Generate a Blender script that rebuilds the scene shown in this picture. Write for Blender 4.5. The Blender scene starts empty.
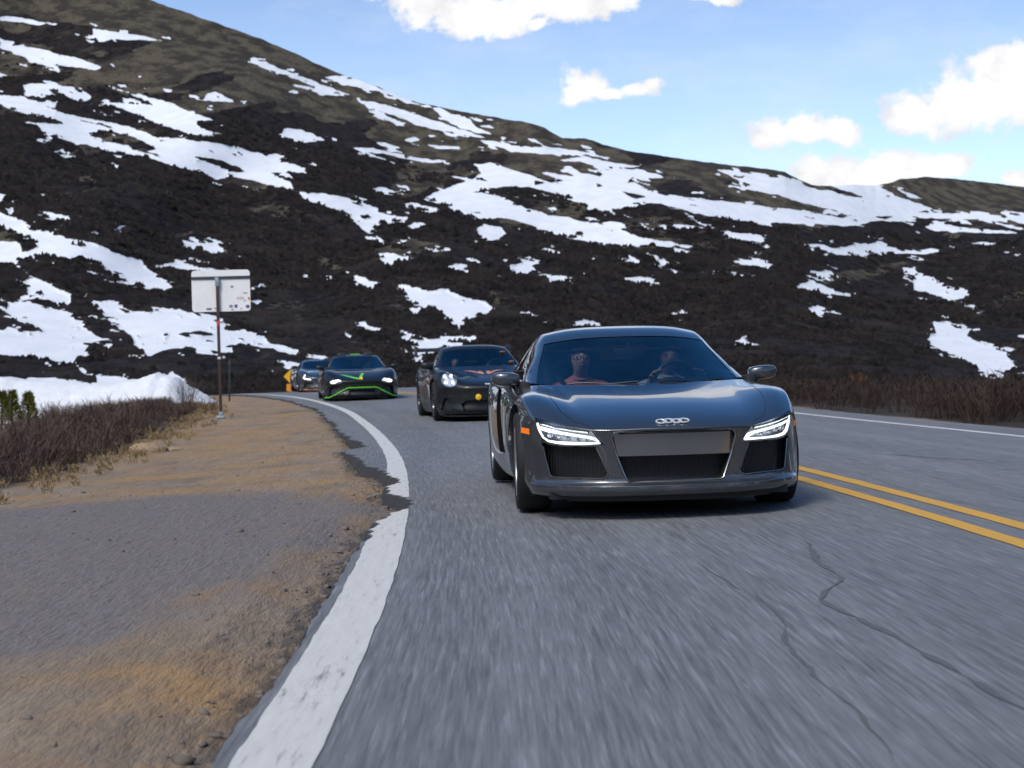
EXPOSURE, SKY, SUN, CLOUD, SKYSAT, SKYVAL = 0.28, .15, 1.65, 5.8, 0.88, 1.10
import bpy, bmesh, math, random
import numpy as np
from mathutils import Vector, Matrix
rnd = random.Random(7); NR = np.random.RandomState(11)
SC = bpy.context.scene; COL = SC.collection
F_PX, H, VH, BANK = 1500.0, 0.97, 366.5, 0.038      # focal length (px), eye height, eye-level row, road bank
R = math.radians

# ------------------------------------------------------------------ object helpers
def tag(o, label=None, cat=None, group=None, kind=None):
    if label: o['label'] = label
    if cat: o['category'] = cat
    if group: o['group'] = group
    if kind: o['kind'] = kind
    return o

def empty(name, loc=(0, 0, 0), rot=(0, 0, 0), parent=None):
    o = bpy.data.objects.new(name, None); COL.objects.link(o)
    o.location = loc; o.rotation_euler = rot; o.empty_display_size = .2
    if parent: o.parent = parent
    return o

def link(name, me, parent=None):
    o = bpy.data.objects.new(name, me); COL.objects.link(o)
    if parent: o.parent = parent
    return o

def mesh(name, V, Fs, mats, parent=None, smooth=True, normals=None, mi=None, angle=None):
    """ONE mesh object from vertices and faces (faces: array of quads/tris, or a list)."""
    V = np.asarray(V, dtype=np.float64).reshape(-1, 3)
    me = bpy.data.meshes.new(name)
    if isinstance(Fs, np.ndarray) and Fs.ndim == 2:
        k = Fs.shape[1]; m = Fs.shape[0]
        me.vertices.add(len(V)); me.vertices.foreach_set('co', V.ravel())
        me.loops.add(m*k); me.loops.foreach_set('vertex_index', Fs.ravel().astype(np.int32))
        me.polygons.add(m); me.polygons.foreach_set('loop_start', np.arange(0, m*k, k, dtype=np.int32))
        try: me.polygons.foreach_set('loop_total', np.full(m, k, dtype=np.int32))
        except Exception: pass
        me.update(calc_edges=True)
    else:
        me.from_pydata([tuple(v) for v in V], [], [tuple(int(i) for i in f) for f in Fs]); me.update()
    if mats is not None:
        for m_ in (mats if isinstance(mats, (list, tuple)) else [mats]): me.materials.append(m_)
    if mi is not None: me.polygons.foreach_set('material_index', np.asarray(mi, dtype=np.int32))
    if smooth:
        me.polygons.foreach_set('use_smooth', np.ones(len(me.polygons), dtype=bool))
        if angle: me.set_sharp_from_angle(angle=R(angle))
        if normals is not None: me.normals_split_custom_set_from_vertices([tuple(n) for n in normals])
    me.update()
    return link(name, me, parent)

class MB:
    """collects simple shapes into one mesh"""
    def __init__(s): s.v = []; s.f = []
    def add(s, V, Fs):
        b = len(s.v); s.v += [tuple(map(float, p)) for p in V]; s.f += [tuple(int(i)+b for i in f) for f in Fs]; return s
    def box(s, c, d, M=None, bev=0.0):
        x, y, z = [k/2 for k in d]; b = min(bev, x*.9, y*.9, z*.9)
        if b <= 0:
            P = [(i*x, j*y, k*z) for i in (-1, 1) for j in (-1, 1) for k in (-1, 1)]
            Fs = [(0, 1, 3, 2), (4, 6, 7, 5), (0, 4, 5, 1), (2, 3, 7, 6), (0, 2, 6, 4), (1, 5, 7, 3)]
        else:
            bm = bmesh.new(); bmesh.ops.create_cube(bm, size=1.0)
            for v in bm.verts: v.co = Vector((v.co.x*2*x, v.co.y*2*y, v.co.z*2*z))
            bmesh.ops.bevel(bm, geom=bm.edges[:], offset=b, segments=2, affect='EDGES', profile=.6)
            bm.verts.ensure_lookup_table(); P = [v.co[:] for v in bm.verts]; Fs = [[v.index for v in f.verts] for f in bm.faces]; bm.free()
        if M is not None: P = [(M @ Vector(p)) for p in P]
        return s.add([(p[0]+c[0], p[1]+c[1], p[2]+c[2]) for p in P], Fs)
    def tube(s, pts, r, n=8, cap=True, flat=1.0):
        pts = [Vector(p) for p in pts]; rr = r if isinstance(r, (list, tuple)) else [r]*len(pts)
        V = []; Fs = []; up = None
        for i, p in enumerate(pts):
            t = (pts[min(i+1, len(pts)-1)]-pts[max(i-1, 0)]).normalized()
            if up is None:
                up = Vector((0, 0, 1)) if abs(t.z) < .9 else Vector((0, 1, 0))
            a = t.cross(up).normalized(); b = a.cross(t).normalized(); up = b
            for k in range(n):
                w = 2*math.pi*k/n; V.append(p + a*math.cos(w)*rr[i] + b*math.sin(w)*rr[i]*flat)
        for i in range(len(pts)-1):
            for k in range(n): Fs.append((i*n+k, i*n+(k+1) % n, (i+1)*n+(k+1) % n, (i+1)*n+k))
        if cap: Fs.append(tuple(range(n-1, -1, -1))); Fs.append(tuple(range((len(pts)-1)*n, len(pts)*n)))
        return s.add(V, Fs)
    def lathe(s, prof, n=32, axis='x', c=(0, 0, 0), closed=False):
        """prof: list of (along axis, radius)"""
        V = []; Fs = []; m = len(prof)
        for k in range(n):
            w = 2*math.pi*k/n
            for a, r in prof:
                p = {'x': (a, r*math.cos(w), r*math.sin(w)), 'y': (r*math.cos(w), a, r*math.sin(w)), 'z': (r*math.cos(w), r*math.sin(w), a)}[axis]
                V.append((p[0]+c[0], p[1]+c[1], p[2]+c[2]))
        for k in range(n):
            for i in range(m if closed else m-1):
                j = (i+1) % m; Fs.append((k*m+i, k*m+j, ((k+1) % n)*m+j, ((k+1) % n)*m+i))
        return s.add(V, Fs)
    def prism(s, poly, y0, y1, plane='xz'):
        """flat outline extruded"""
        n = len(poly)
        mk = {'xz': lambda a, b, d: (a, d, b), 'xy': lambda a, b, d: (a, b, d), 'yz': lambda a, b, d: (d, a, b)}[plane]
        V = [mk(a, b, y0) for a, b in poly] + [mk(a, b, y1) for a, b in poly]
        Fs = [tuple(range(n)), tuple(range(2*n-1, n-1, -1))] + [(i, i+n, (i+1) % n+n, (i+1) % n) for i in range(n)]
        return s.add(V, Fs)
    def build(s, name, mat, parent=None, smooth=True, angle=35, M=None):
        V = s.v if M is None else [M @ Vector(p) for p in s.v]
        bm = bmesh.new(); vs = [bm.verts.new(p) for p in V]
        for f in s.f:
            try: bm.faces.new([vs[i] for i in f])
            except ValueError: pass
        bmesh.ops.recalc_face_normals(bm, faces=bm.faces[:])
        me = bpy.data.meshes.new(name); bm.to_mesh(me); bm.free()
        for m_ in (mat if isinstance(mat, (list, tuple)) else [mat]): me.materials.append(m_)
        if smooth:
            me.polygons.foreach_set('use_smooth', np.ones(len(me.polygons), dtype=bool)); me.set_sharp_from_angle(angle=R(angle))
        return link(name, me, parent)

def copy_tree(o, parent=None):
    c = o.copy(); COL.objects.link(c); c.parent = parent
    for ch in [q for q in bpy.data.objects if q.parent == o]: copy_tree(ch, c)
    return c

# ------------------------------------------------------------------ numpy noise
_T = NR.rand(256, 256)
def vnoise(x, y):
    xi = np.floor(x).astype(int); yi = np.floor(y).astype(int); fx = x-xi; fy = y-yi
    fx = fx*fx*(3-2*fx); fy = fy*fy*(3-2*fy)
    a = _T[xi & 255, yi & 255]; b = _T[(xi+1) & 255, yi & 255]; c = _T[xi & 255, (yi+1) & 255]; d = _T[(xi+1) & 255, (yi+1) & 255]
    return (a*(1-fx)+b*fx)*(1-fy)+(c*(1-fx)+d*fx)*fy
def fbm(x, y, o=4):
    x = np.asarray(x, float); y = np.asarray(y, float); s = 0; a = .5
    for k in range(o): s = s+a*(vnoise(x+17.3*k, y+5.1*k)-.5)*2; x = x*2.03; y = y*2.03; a *= .5
    return s
def sstep(a, b, x):
    t = np.clip((np.asarray(x, float)-a)/(b-a), 0, 1); return t*t*(3-2*t)
def inpoly(px, py, poly):
    ins = np.zeros(px.shape, bool); n = len(poly)
    for i in range(n):
        x1, y1 = poly[i]; x2, y2 = poly[(i+1) % n]
        if y1 == y2: continue
        c = (y1 > py) != (y2 > py)
        ins ^= c & (px < (x2-x1)*(py-y1)/(y2-y1)+x1)
    return ins

# ------------------------------------------------------------------ materials
def nmat(name):
    m = bpy.data.materials.new(name); m.use_nodes = True; nt = m.node_tree
    return m, nt, nt.nodes['Principled BSDF'], nt.links
def nd(nt, t, **kw):
    n = nt.nodes.new(t)
    for k, v in kw.items(): setattr(n, k, v)
    return n
def M_(nt, op, a, b=None, c=None, clamp=False):
    n = nt.nodes.new('ShaderNodeMath'); n.operation = op; n.use_clamp = clamp
    for i, q in enumerate((a, b, c)):
        if q is None: continue
        if isinstance(q, (int, float)): n.inputs[i].default_value = q
        else: nt.links.new(q, n.inputs[i])
    return n.outputs[0]
def mapr(nt, v, a, b, c=0., d=1., smooth=False):
    n = nt.nodes.new('ShaderNodeMapRange'); n.clamp = True
    if smooth: n.interpolation_type = 'SMOOTHSTEP'
    nt.links.new(v, n.inputs[0])
    for i, q in enumerate((a, b, c, d)): n.inputs[i+1].default_value = q
    return n.outputs[0]
def mixc(nt, f, a, b):
    n = nt.nodes.new('ShaderNodeMix'); n.data_type = 'RGBA'
    for i, q in ((0, f), (6, a), (7, b)):
        if isinstance(q, (int, float)): n.inputs[i].default_value = q
        elif isinstance(q, (tuple, list)): n.inputs[i].default_value = (*q[:3], 1)
        else: nt.links.new(q, n.inputs[i])
    return n.outputs[2]
def noise(nt, vec, scale, detail=4, rough=.55, dist=0.):
    n = nt.nodes.new('ShaderNodeTexNoise'); n.inputs['Scale'].default_value = scale; n.inputs['Detail'].default_value = detail
    n.inputs['Roughness'].default_value = rough; n.inputs['Distortion'].default_value = dist
    if vec is not None: nt.links.new(vec, n.inputs['Vector'])
    return n.outputs['Fac']
def mapping(nt, vec, scale=(1, 1, 1), rot=(0, 0, 0), loc=(0, 0, 0)):
    n = nt.nodes.new('ShaderNodeMapping'); nt.links.new(vec, n.inputs[0])
    n.inputs['Scale'].default_value = scale; n.inputs['Rotation'].default_value = rot; n.inputs['Location'].default_value = loc
    return n.outputs[0]
def coord(nt, k='Object'): return nd(nt, 'ShaderNodeTexCoord').outputs[k]
def attr(nt, name): return nd(nt, 'ShaderNodeAttribute', attribute_name=name).outputs['Fac']
def bump(nt, b, h, s, d=.01):
    n = nt.nodes.new('ShaderNodeBump'); nt.links.new(h, n.inputs['Height']); n.inputs['Strength'].default_value = s; n.inputs['Distance'].default_value = d
    nt.links.new(n.outputs[0], b.inputs['Normal'])

def simple(name, col, rough=.5, metal=0., coat=0., spec=.5, var=.12, scale=30, emit=None, es=0., bmp=0.):
    m, nt, b, L = nmat(name); co = coord(nt)
    n = noise(nt, co, scale)
    L.new(mixc(nt, n, tuple(c*(1-var) for c in col), tuple(min(1, c*(1+var)) for c in col)), b.inputs['Base Color'])
    b.inputs['Roughness'].default_value = rough; b.inputs['Metallic'].default_value = metal
    b.inputs['Coat Weight'].default_value = coat; b.inputs['Coat Roughness'].default_value = .03
    b.inputs['Specular IOR Level'].default_value = spec
    if emit: b.inputs['Emission Color'].default_value = (*emit, 1); b.inputs['Emission Strength'].default_value = es
    if bmp: bump(nt, b, n, bmp)
    return m

def paint(name, col, metal=.55, rough=.32, dirt=.25, dirtcol=(.16, .14, .12), coat=1.):
    """clear-coated metallic car paint with road dust low down"""
    m, nt, b, L = nmat(name); co = coord(nt)
    fl = noise(nt, co, 900, 2, .5)
    base = mixc(nt, mapr(nt, fl, .35, .65), tuple(c*.75 for c in col), tuple(c*1.25 for c in col))
    sep = nd(nt, 'ShaderNodeSeparateXYZ'); L.new(co, sep.inputs[0])
    low = mapr(nt, sep.outputs['Z'], .1, .55, 1, 0)
    n1 = mapr(nt, noise(nt, co, 7, 6, .65), .35, .75)
    d = M_(nt, 'MULTIPLY', M_(nt, 'MULTIPLY', low, n1), dirt, clamp=True)
    L.new(mixc(nt, d, base, dirtcol), b.inputs['Base Color'])
    L.new(mapr(nt, d, 0, 1, metal, 0), b.inputs['Metallic'])
    b.inputs['Roughness'].default_value = rough
    L.new(mapr(nt, d, 0, .6, coat, .25*coat), b.inputs['Coat Weight'])
    if coat < 1: b.inputs['Specular IOR Level'].default_value = .3
    L.new(mapr(nt, noise(nt, co, 12, 5), .3, .8, .015, .06), b.inputs['Coat Roughness'])
    return m

def glass(name, tint=(.72, .8, .8), rough=0.0, ior=1.5, mult=1.0):
    m, nt, b, L = nmat(name); nt.nodes.remove(b); out = nt.nodes['Material Output']
    tr = nd(nt, 'ShaderNodeBsdfTransparent'); tr.inputs[0].default_value = (*tint, 1)
    gl = nd(nt, 'ShaderNodeBsdfGlossy'); gl.inputs['Roughness'].default_value = rough; gl.inputs[0].default_value = (1, 1, 1, 1)
    fr = nd(nt, 'ShaderNodeFresnel'); fr.inputs[0].default_value = ior
    mx = nd(nt, 'ShaderNodeMixShader')
    dust = mapr(nt, noise(nt, coord(nt), 5, 6, .7), .3, .8, .8*mult, 1.25*mult)
    L.new(M_(nt, 'MULTIPLY', fr.outputs[0], dust, clamp=True), mx.inputs[0]); L.new(tr.outputs[0], mx.inputs[1]); L.new(gl.outputs[0], mx.inputs[2])
    L.new(mx.outputs[0], out.inputs[0])
    return m

def lamp(name, col, s):
    m, nt, b, L = nmat(name); b.inputs['Base Color'].default_value = (.8, .8, .8, 1)
    b.inputs['Emission Color'].default_value = (*col, 1)
    n = noise(nt, coord(nt), 60, 2)
    L.new(mapr(nt, n, .3, .7, s*.75, s*1.2), b.inputs['Emission Strength'])
    return m
# ------------------------------------------------------------------ camera, sky, sun
cam = bpy.data.cameras.new('camera'); co_ = bpy.data.objects.new('camera', cam); COL.objects.link(co_)
co_.location = (0, 0, H); co_.rotation_euler = (R(90), 0, 0); SC.camera = co_
cam.sensor_width = 36; cam.lens = F_PX/1024*36; cam.shift_y = -(384-VH)/1024; cam.clip_end = 20000; cam.clip_start = .05
cam.dof.use_dof = True; cam.dof.focus_distance = 9.6; cam.dof.aperture_fstop = 4.6
vs = SC.view_settings; vs.view_transform = 'Standard'; vs.look = 'None'; vs.gamma = 1; vs.use_curve_mapping = False
SC.render.engine = 'CYCLES'; SC.cycles.use_denoising = True
SC.cycles.max_bounces = 8; SC.cycles.transparent_max_bounces = 12; SC.cycles.caustics_reflective = False; SC.cycles.caustics_refractive = False
vs.exposure = EXPOSURE

SUN_EL, SUN_AZ = 48, 215          # degrees; azimuth clockwise from +Y (the viewing direction): behind, to the left
w = bpy.data.worlds.new('World'); SC.world = w; w.use_nodes = True; nt = w.node_tree; L = nt.links
bg = nt.nodes['Background']; bg.inputs[1].default_value = SKY
sky = nd(nt, 'ShaderNodeTexSky'); sky.sky_type = 'NISHITA'; sky.sun_disc = False
sky.sun_elevation = R(SUN_EL); sky.sun_rotation = R(SUN_AZ); sky.altitude = 3300; sky.air_density = 1.0; sky.dust_density = .5; sky.ozone_density = 1.6
gen = coord(nt, 'Generated'); sp = nd(nt, 'ShaderNodeSeparateXYZ'); L.new(gen, sp.inputs[0])
dx, dy, dz = sp.outputs
dyc = M_(nt, 'MAXIMUM', dy, .05)
pu = M_(nt, 'DIVIDE', dx, dyc); pv = M_(nt, 'DIVIDE', dz, dyc)
cb = nd(nt, 'ShaderNodeCombineXYZ'); L.new(pu, cb.inputs[0]); L.new(pv, cb.inputs[1])
P = cb.outputs[0]
wn = nd(nt, 'ShaderNodeTexNoise'); L.new(P, wn.inputs['Vector']); wn.inputs['Scale'].default_value = 26; wn.inputs['Detail'].default_value = 6; wn.inputs['Roughness'].default_value = .6
wv = nd(nt, 'ShaderNodeVectorMath', operation='MULTIPLY_ADD'); L.new(wn.outputs['Color'], wv.inputs[0]); wv.inputs[1].default_value = (.03, .022, 0); wv.inputs[2].default_value = (-.015, -.011, 0)
ad = nd(nt, 'ShaderNodeVectorMath', operation='ADD'); L.new(P, ad.inputs[0]); L.new(wv.outputs[0], ad.inputs[1]); P2 = ad.outputs[0]
CL = [(430, 8, 48, 22), (490, 14, 70, 26), (560, 6, 70, 20), (600, 2, 45, 14), (460, 24, 40, 16), (541, 26, 16, 8),
      (583, 86, 26, 17), (574, 92, 18, 12), (605, 93, 18, 9), (640, 88, 24, 8), (655, 84, 16, 8),
      (775, 132, 30, 17), (810, 130, 40, 17), (840, 132, 28, 18), (765, 138, 22, 12),
      (920, 115, 44, 26), (960, 100, 46, 40), (1000, 90, 50, 46), (1040, 80, 60, 40), (905, 125, 26, 16), (1030, 110, 40, 26), (1000, 62, 44, 18),
      (850, 178, 60, 24), (900, 170, 62, 20), (940, 166, 40, 16), (810, 175, 22, 18), (880, 186, 70, 24), (725, 2, 16, 6), (706, -2, 18, 6), (1022, 178, 14, 10),
      (420, -36, 90, 40), (560, -60, 130, 60), (520, -112, 520, 56), (260, -120, 260, 46), (800, -118, 260, 50)]
acc = None
for (cu, cv, ru, rv) in CL:
    s1 = nd(nt, 'ShaderNodeVectorMath', operation='SUBTRACT'); L.new(P2, s1.inputs[0]); s1.inputs[1].default_value = ((cu-512)/F_PX, (VH-cv)/F_PX, 0)
    s2 = nd(nt, 'ShaderNodeVectorMath', operation='MULTIPLY'); L.new(s1.outputs[0], s2.inputs[0]); s2.inputs[1].default_value = (F_PX/ru, F_PX/rv, 0)
    s3 = nd(nt, 'ShaderNodeVectorMath', operation='LENGTH'); L.new(s2.outputs[0], s3.inputs[0])
    q = M_(nt, 'SUBTRACT', 1.0, s3.outputs['Value'])
    acc = q if acc is None else M_(nt, 'MAXIMUM', acc, q)
det = noise(nt, P, 70, 6, .62)
dens = M_(nt, 'ADD', acc, mapr(nt, det, .25, .75, -.42, .42))
dens = mapr(nt, dens, -.11, .43, 0, 1, True)
front = mapr(nt, dy, .30, .50, 0, 1)
dens = M_(nt, 'MULTIPLY', dens, front)
# the broken cumulus over the rest of the sky (seen only in reflections)
dzc = M_(nt, 'ADD', M_(nt, 'MAXIMUM', dz, 0), .16)
cb2 = nd(nt, 'ShaderNodeCombineXYZ'); L.new(M_(nt, 'DIVIDE', dx, dzc), cb2.inputs[0]); L.new(M_(nt, 'DIVIDE', dy, dzc), cb2.inputs[1])
g2 = mapr(nt, noise(nt, cb2.outputs[0], 1.5, 7, .58), .54, .66, 0, 1, True)
g2 = M_(nt, 'MULTIPLY', g2, M_(nt, 'SUBTRACT', 1.0, front))
wisp = M_(nt, 'MULTIPLY', M_(nt, 'MULTIPLY', mapr(nt, noise(nt, mapping(nt, P, (4, 10, 1)), 2.2, 6, .6), .45, .8), .30), mapr(nt, pv, .25, .40, 1, 0))
dens = M_(nt, 'MAXIMUM', M_(nt, 'MAXIMUM', dens, g2), wisp)
shade = M_(nt, 'MULTIPLY', mapr(nt, noise(nt, P2, 30, 6, .6), .3, .7, .76, 1.10), mapr(nt, acc, .05, .6, .93, 1.06))
cw = nd(nt, 'ShaderNodeCombineColor')
for i, k in enumerate((1.0, 1.0, 1.02)): L.new(M_(nt, 'MULTIPLY', shade, CLOUD*k), cw.inputs[i])
sv = nd(nt, 'ShaderNodeVectorMath', operation='DOT_PRODUCT'); L.new(gen, sv.inputs[0]); sv.inputs[1].default_value = (math.sin(R(SUN_AZ))*math.cos(R(SUN_EL)), math.cos(R(SUN_AZ))*math.cos(R(SUN_EL)), math.sin(R(SUN_EL)))
veil = M_(nt, 'MULTIPLY', mapr(nt, M_(nt, 'ADD', sv.outputs['Value'], mapr(nt, noise(nt, cb2.outputs[0], 2.2, 6, .6), .2, .8, -.08, .08)), .84, .98, 0, 1, True), .9)   # thin cloud lit through around the sun
hs = nd(nt, 'ShaderNodeHueSaturation'); L.new(sky.outputs[0], hs.inputs['Color']); L.new(mapr(nt, dz, .20, .42, SKYSAT, 1.32), hs.inputs['Saturation']); L.new(mapr(nt, dz, .20, .45, SKYVAL, 1.02), hs.inputs['Value'])
L.new(mixc(nt, veil, mixc(nt, dens, hs.outputs[0], cw.outputs[0]), (19., 18.4, 17.5)), bg.inputs[0])

sl = bpy.data.lights.new('sun', 'SUN'); so = bpy.data.objects.new('sun', sl); COL.objects.link(so)
sl.energy = SUN; sl.angle = R(14); sl.color = (1, .95, .88)
az, el = R(SUN_AZ), R(SUN_EL); sd = Vector((math.sin(az)*math.cos(el), math.cos(az)*math.cos(el), math.sin(el)))
so.rotation_euler = sd.to_track_quat('Z', 'Y').to_euler(); so.location = sd*60

# ------------------------------------------------------------------ the road's line and levels
_EY = np.array([-40, -20, -8, 0, 4, 6.35, 9.1, 12.2, 15.4, 22, 27, 33, 39, 46, 54, 62, 72, 84, 96, 110])
_EX = np.array([-5.2, -1.9, -.72, -.50, -.492, -.53, -.645, -.84, -1.10, -1.87, -2.60, -3.62, -5.0, -6.7, -9.0, -11.9, -16.2, -23, -32, -45])
def cubic(xs, ys):
    d = np.gradient(ys, xs)
    def f(x):
        x = np.clip(np.asarray(x, float), xs[0], xs[-1]); i = np.clip(np.searchsorted(xs, x)-1, 0, len(xs)-2)
        h = xs[i+1]-xs[i]; t = (x-xs[i])/h
        return (2*t**3-3*t**2+1)*ys[i]+(t**3-2*t**2+t)*h*d[i]+(-2*t**3+3*t**2)*ys[i+1]+(t**3-t**2)*h*d[i+1]
    return f
edge_x = cubic(_EY, _EX)                                   # inner (road side) edge of the white line as x(Y)
rise = cubic(np.array([-40, 0, 12, 18, 22, 27, 33, 39, 46, 54, 60, 70, 85, 110.]), np.array([0, 0, 0, .005, .025, .075, .16, .26, .30, .31, .29, .08, -.75, -2.2]))
_ys = np.arange(-40, 110, .05); _xs = edge_x(_ys)
_k = np.ones(41)/41; _xs = np.convolve(np.pad(_xs, 20, mode='edge'), _k, 'valid')
EX_ = np.stack([_xs, _ys], 1); TG = np.gradient(EX_, axis=0); TG /= np.linalg.norm(TG, axis=1)[:, None]; NRM = np.stack([TG[:, 1], -TG[:, 0]], 1)   # normal to the right
SL = np.concatenate([[0], np.cumsum(np.linalg.norm(np.diff(EX_, axis=0), axis=1))])
def road_pt(i, off): return EX_[i]+NRM[i]*np.asarray(off)[..., None]
def road_z(x, y):
    return BANK*np.clip(x, -60, 9) + rise(y)
def road_d(x, y):
    """signed distance to the right of the white line's inner edge (approx.)"""
    i = np.clip(((np.asarray(y)+40)/.05).astype(int), 0, len(EX_)-1)
    return (x-EX_[i, 0])*NRM[i, 0]
def at(u, v):
    """a pixel's point on the banked road plane"""
    Y = F_PX*H/(v-VH+BANK*(u-512))
    for _ in range(30):
        x = (u-512)*Y/F_PX; Y = .5*Y+.5*F_PX*(H-float(road_z(np.array(x), np.array(Y))))/(v-VH)
    return (u-512)*Y/F_PX, Y

# ------------------------------------------------------------------ road
def asphalt():
    m, nt, b, L = nmat('asphalt'); uv = nd(nt, 'ShaderNodeUVMap', uv_map='road').outputs[0]
    obj = coord(nt)
    grain = noise(nt, mapping(nt, uv, (55, 1.7, 1)), 1, 3, .7)
    grain2 = noise(nt, mapping(nt, uv, (20, .6, 1)), 1, 4, .65)
    flecks = mapr(nt, noise(nt, mapping(nt, uv, (70, 2.6, 1), loc=(3, 1, 0)), 1, 2, .5), .56, .75)
    big = noise(nt, mapping(nt, uv, (1.1, .22, 1)), 1, 5, .6)
    st = noise(nt, mapping(nt, uv, (2.6, .08, 1)), 1, 4, .55)
    c = mixc(nt, mapr(nt, grain, .28, .72), (.054, .056, .060), (.262, .267, .276))
    c = mixc(nt, mapr(nt, grain2, .3, .7, 0, .55), c, (.115, .12, .131))
    c = mixc(nt, M_(nt, 'MULTIPLY', flecks, .42), c, (.40, .405, .42))
    c = mixc(nt, mapr(nt, big, .35, .7, 0, .40), c, (.095, .099, .107))
    c = mixc(nt, mapr(nt, st, .45, .75, 0, .32), c, (.26, .265, .275))
    L.new(c, b.inputs['Base Color']); b.inputs['Roughness'].default_value = .82; b.inputs['Specular IOR Level'].default_value = .35
    bump(nt, b, noise(nt, mapping(nt, uv, (90, 10, 1)), 1, 3, .7), .5, .006)
    return m
def edge_jag(i):
    """how far the broken asphalt reaches left of the line's inner edge (negative = left)"""
    y = EX_[i, 1]; s = SL[i]
    ks = np.array([-40, 5.5, 7.0, 8.2, 9.0, 9.8, 10.25, 10.5, 11.3, 11.7, 12.4, 13.3, 14.3, 15.2, 16.2, 18.0, 18.8, 19.4, 20.0, 22, 26, 30, 36, 45, 110.])
    kv = np.array([-.255, -.255, -.255, -.245, -.21, -.17, -.13, -.02, -.02, -.13, -.15, -.13, -.20, -.30, -.40, -.62, -.60, -.34, -.36, -.55, -.62, -.6, -.62, -.7, -.7])
    m = np.interp(y, ks, kv)
    amp = np.interp(y, [4, 8, 10, 19, 26, 60], [.03, .05, .10, .16, .14, .16])
    return m + amp*fbm(s*2.2, s*0+3.3, 5) + amp*.5*fbm(s*9, s*0+8.3, 3)
step = lambda lo, hi, d: np.arange(np.searchsorted(_ys, lo), np.searchsorted(_ys, hi), d)
idx = np.concatenate([step(-38, 2, 8), step(2, 30, 1), step(30, 108, 4)])
def strip(name, offs_fn, lat, zoff, mat, mn=None):
    """ribbon along the road: lat = number of lateral columns, offs_fn(i) -> (left, right) offsets"""
    a, bb = offs_fn(idx); t = np.linspace(0, 1, lat)
    off = a[:, None]*(1-t)+bb[:, None]*t
    xy = EX_[idx][:, None, :]+NRM[idx][:, None, :]*off[..., None]
    z = road_z(xy[..., 0], xy[..., 1])+zoff
    V = np.concatenate([xy, z[..., None]], -1).reshape(-1, 3)
    n, m = len(idx), lat; q = np.arange(n*m).reshape(n, m)
    Fs = np.stack([q[:-1, :-1], q[:-1, 1:], q[1:, 1:], q[1:, :-1]], -1).reshape(-1, 4)
    ok = ((bb-a) > .012)
    if not ok.all():
        fo = (ok[:-1] & ok[1:])[:, None].repeat(m-1, 1).ravel(); Fs = Fs[fo]
    uvs = np.stack([off, np.broadcast_to(SL[idx][:, None], off.shape)], -1).reshape(-1, 2)
    o = mesh(name, V, Fs, mat); uvl = o.data.uv_layers.new(name='road')
    uvl.data.foreach_set('uv', uvs[Fs.ravel()].ravel())
    return o, V, q
MA = asphalt()
ROADW = 7.35
road, RV, RQ = strip('road', lambda i: (edge_jag(i), np.full(len(i), ROADW)), 46, 0., MA)
tag(road, kind='structure')
# the broken lip of the asphalt slab
Lp = RV[RQ[:, 0]]; n = len(Lp)
j2 = .035+.03*fbm(SL[idx]*6, SL[idx]*0+1.7, 3)
V = np.concatenate([Lp, Lp+np.stack([-NRM[idx, 0]*j2*.5, -NRM[idx, 1]*j2*.5, np.full(n, -.035)], 1), Lp+np.stack([-NRM[idx, 0]*j2*1.6, -NRM[idx, 1]*j2*1.6, np.full(n, -.14)], 1)])
q = np.arange(n)
Fs = np.concatenate([np.stack([q[:-1], q[1:], q[1:]+n, q[:-1]+n], 1), np.stack([q[:-1]+n, q[1:]+n, q[1:]+2*n, q[:-1]+2*n], 1)])
lipm = simple('broken_asphalt', (.035, .035, .038), .9, var=.5, scale=40, bmp=.8)
tag(mesh('road_edge', V, Fs, lipm, smooth=False), kind='structure')

def linepaint(name, col, wear, dirtc=(.10, .10, .10)):
    m, nt, b, L = nmat(name); uv = nd(nt, 'ShaderNodeUVMap', uv_map='road').outputs[0]
    a = noise(nt, mapping(nt, uv, (30, 3.0, 1)), 1, 5, .7); a2 = noise(nt, mapping(nt, uv, (6, .7, 1)), 1, 5, .65)
    c = mixc(nt, mapr(nt, a, .3, .7, 0, .5), col, tuple(q*.68 for q in col))
    cr = mapr(nt, M_(nt, 'ABSOLUTE', M_(nt, 'SUBTRACT', noise(nt, mapping(nt, uv, (7, 1.6, 1), loc=(5, 2, 0)), 1, 5, .6), .5)), 0, .008, .7, 0)
    f = M_(nt, 'MAXIMUM', mapr(nt, M_(nt, 'ADD', a, M_(nt, 'MULTIPLY', a2, .5)), wear, wear+.12, 0, .85), M_(nt, 'MULTIPLY', cr, mapr(nt, a2, .5, .7, 0, .6)))
    L.new(mixc(nt, f, c, dirtc), b.inputs['Base Color']); b.inputs['Roughness'].default_value = .7
    bump(nt, b, a, .3, .005)
    return m
LW = .215
MW = linepaint('white_line_paint', (.60, .585, .55), .86); MY = linepaint('yellow_line_paint', (.62, .33, .035), .94)
def lw(i):
    j = edge_jag(i)
    lo = np.maximum(-np.interp(EX_[i, 1], [10, 16], [LW, .175])+.012*fbm(SL[i]*5, SL[i]*0+2, 4), j+.012)
    hi = .0+.008*fbm(SL[i]*4, SL[i]*0+9, 4)
    return lo, hi
o, _, _ = strip('edge_line', lw, 8, .004, MW); tag(o, kind='structure')
for off in (3.02, 3.30):
    o, _, _ = strip('centre_line', lambda i, off=off: (np.full(len(i), off)+.008*fbm(SL[i]*3, SL[i]*0+off, 4), np.full(len(i), off+.115)+.008*fbm(SL[i]*3.3, SL[i]*0+off+4, 4)), 4, .004, MY); tag(o, kind='structure')
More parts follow.
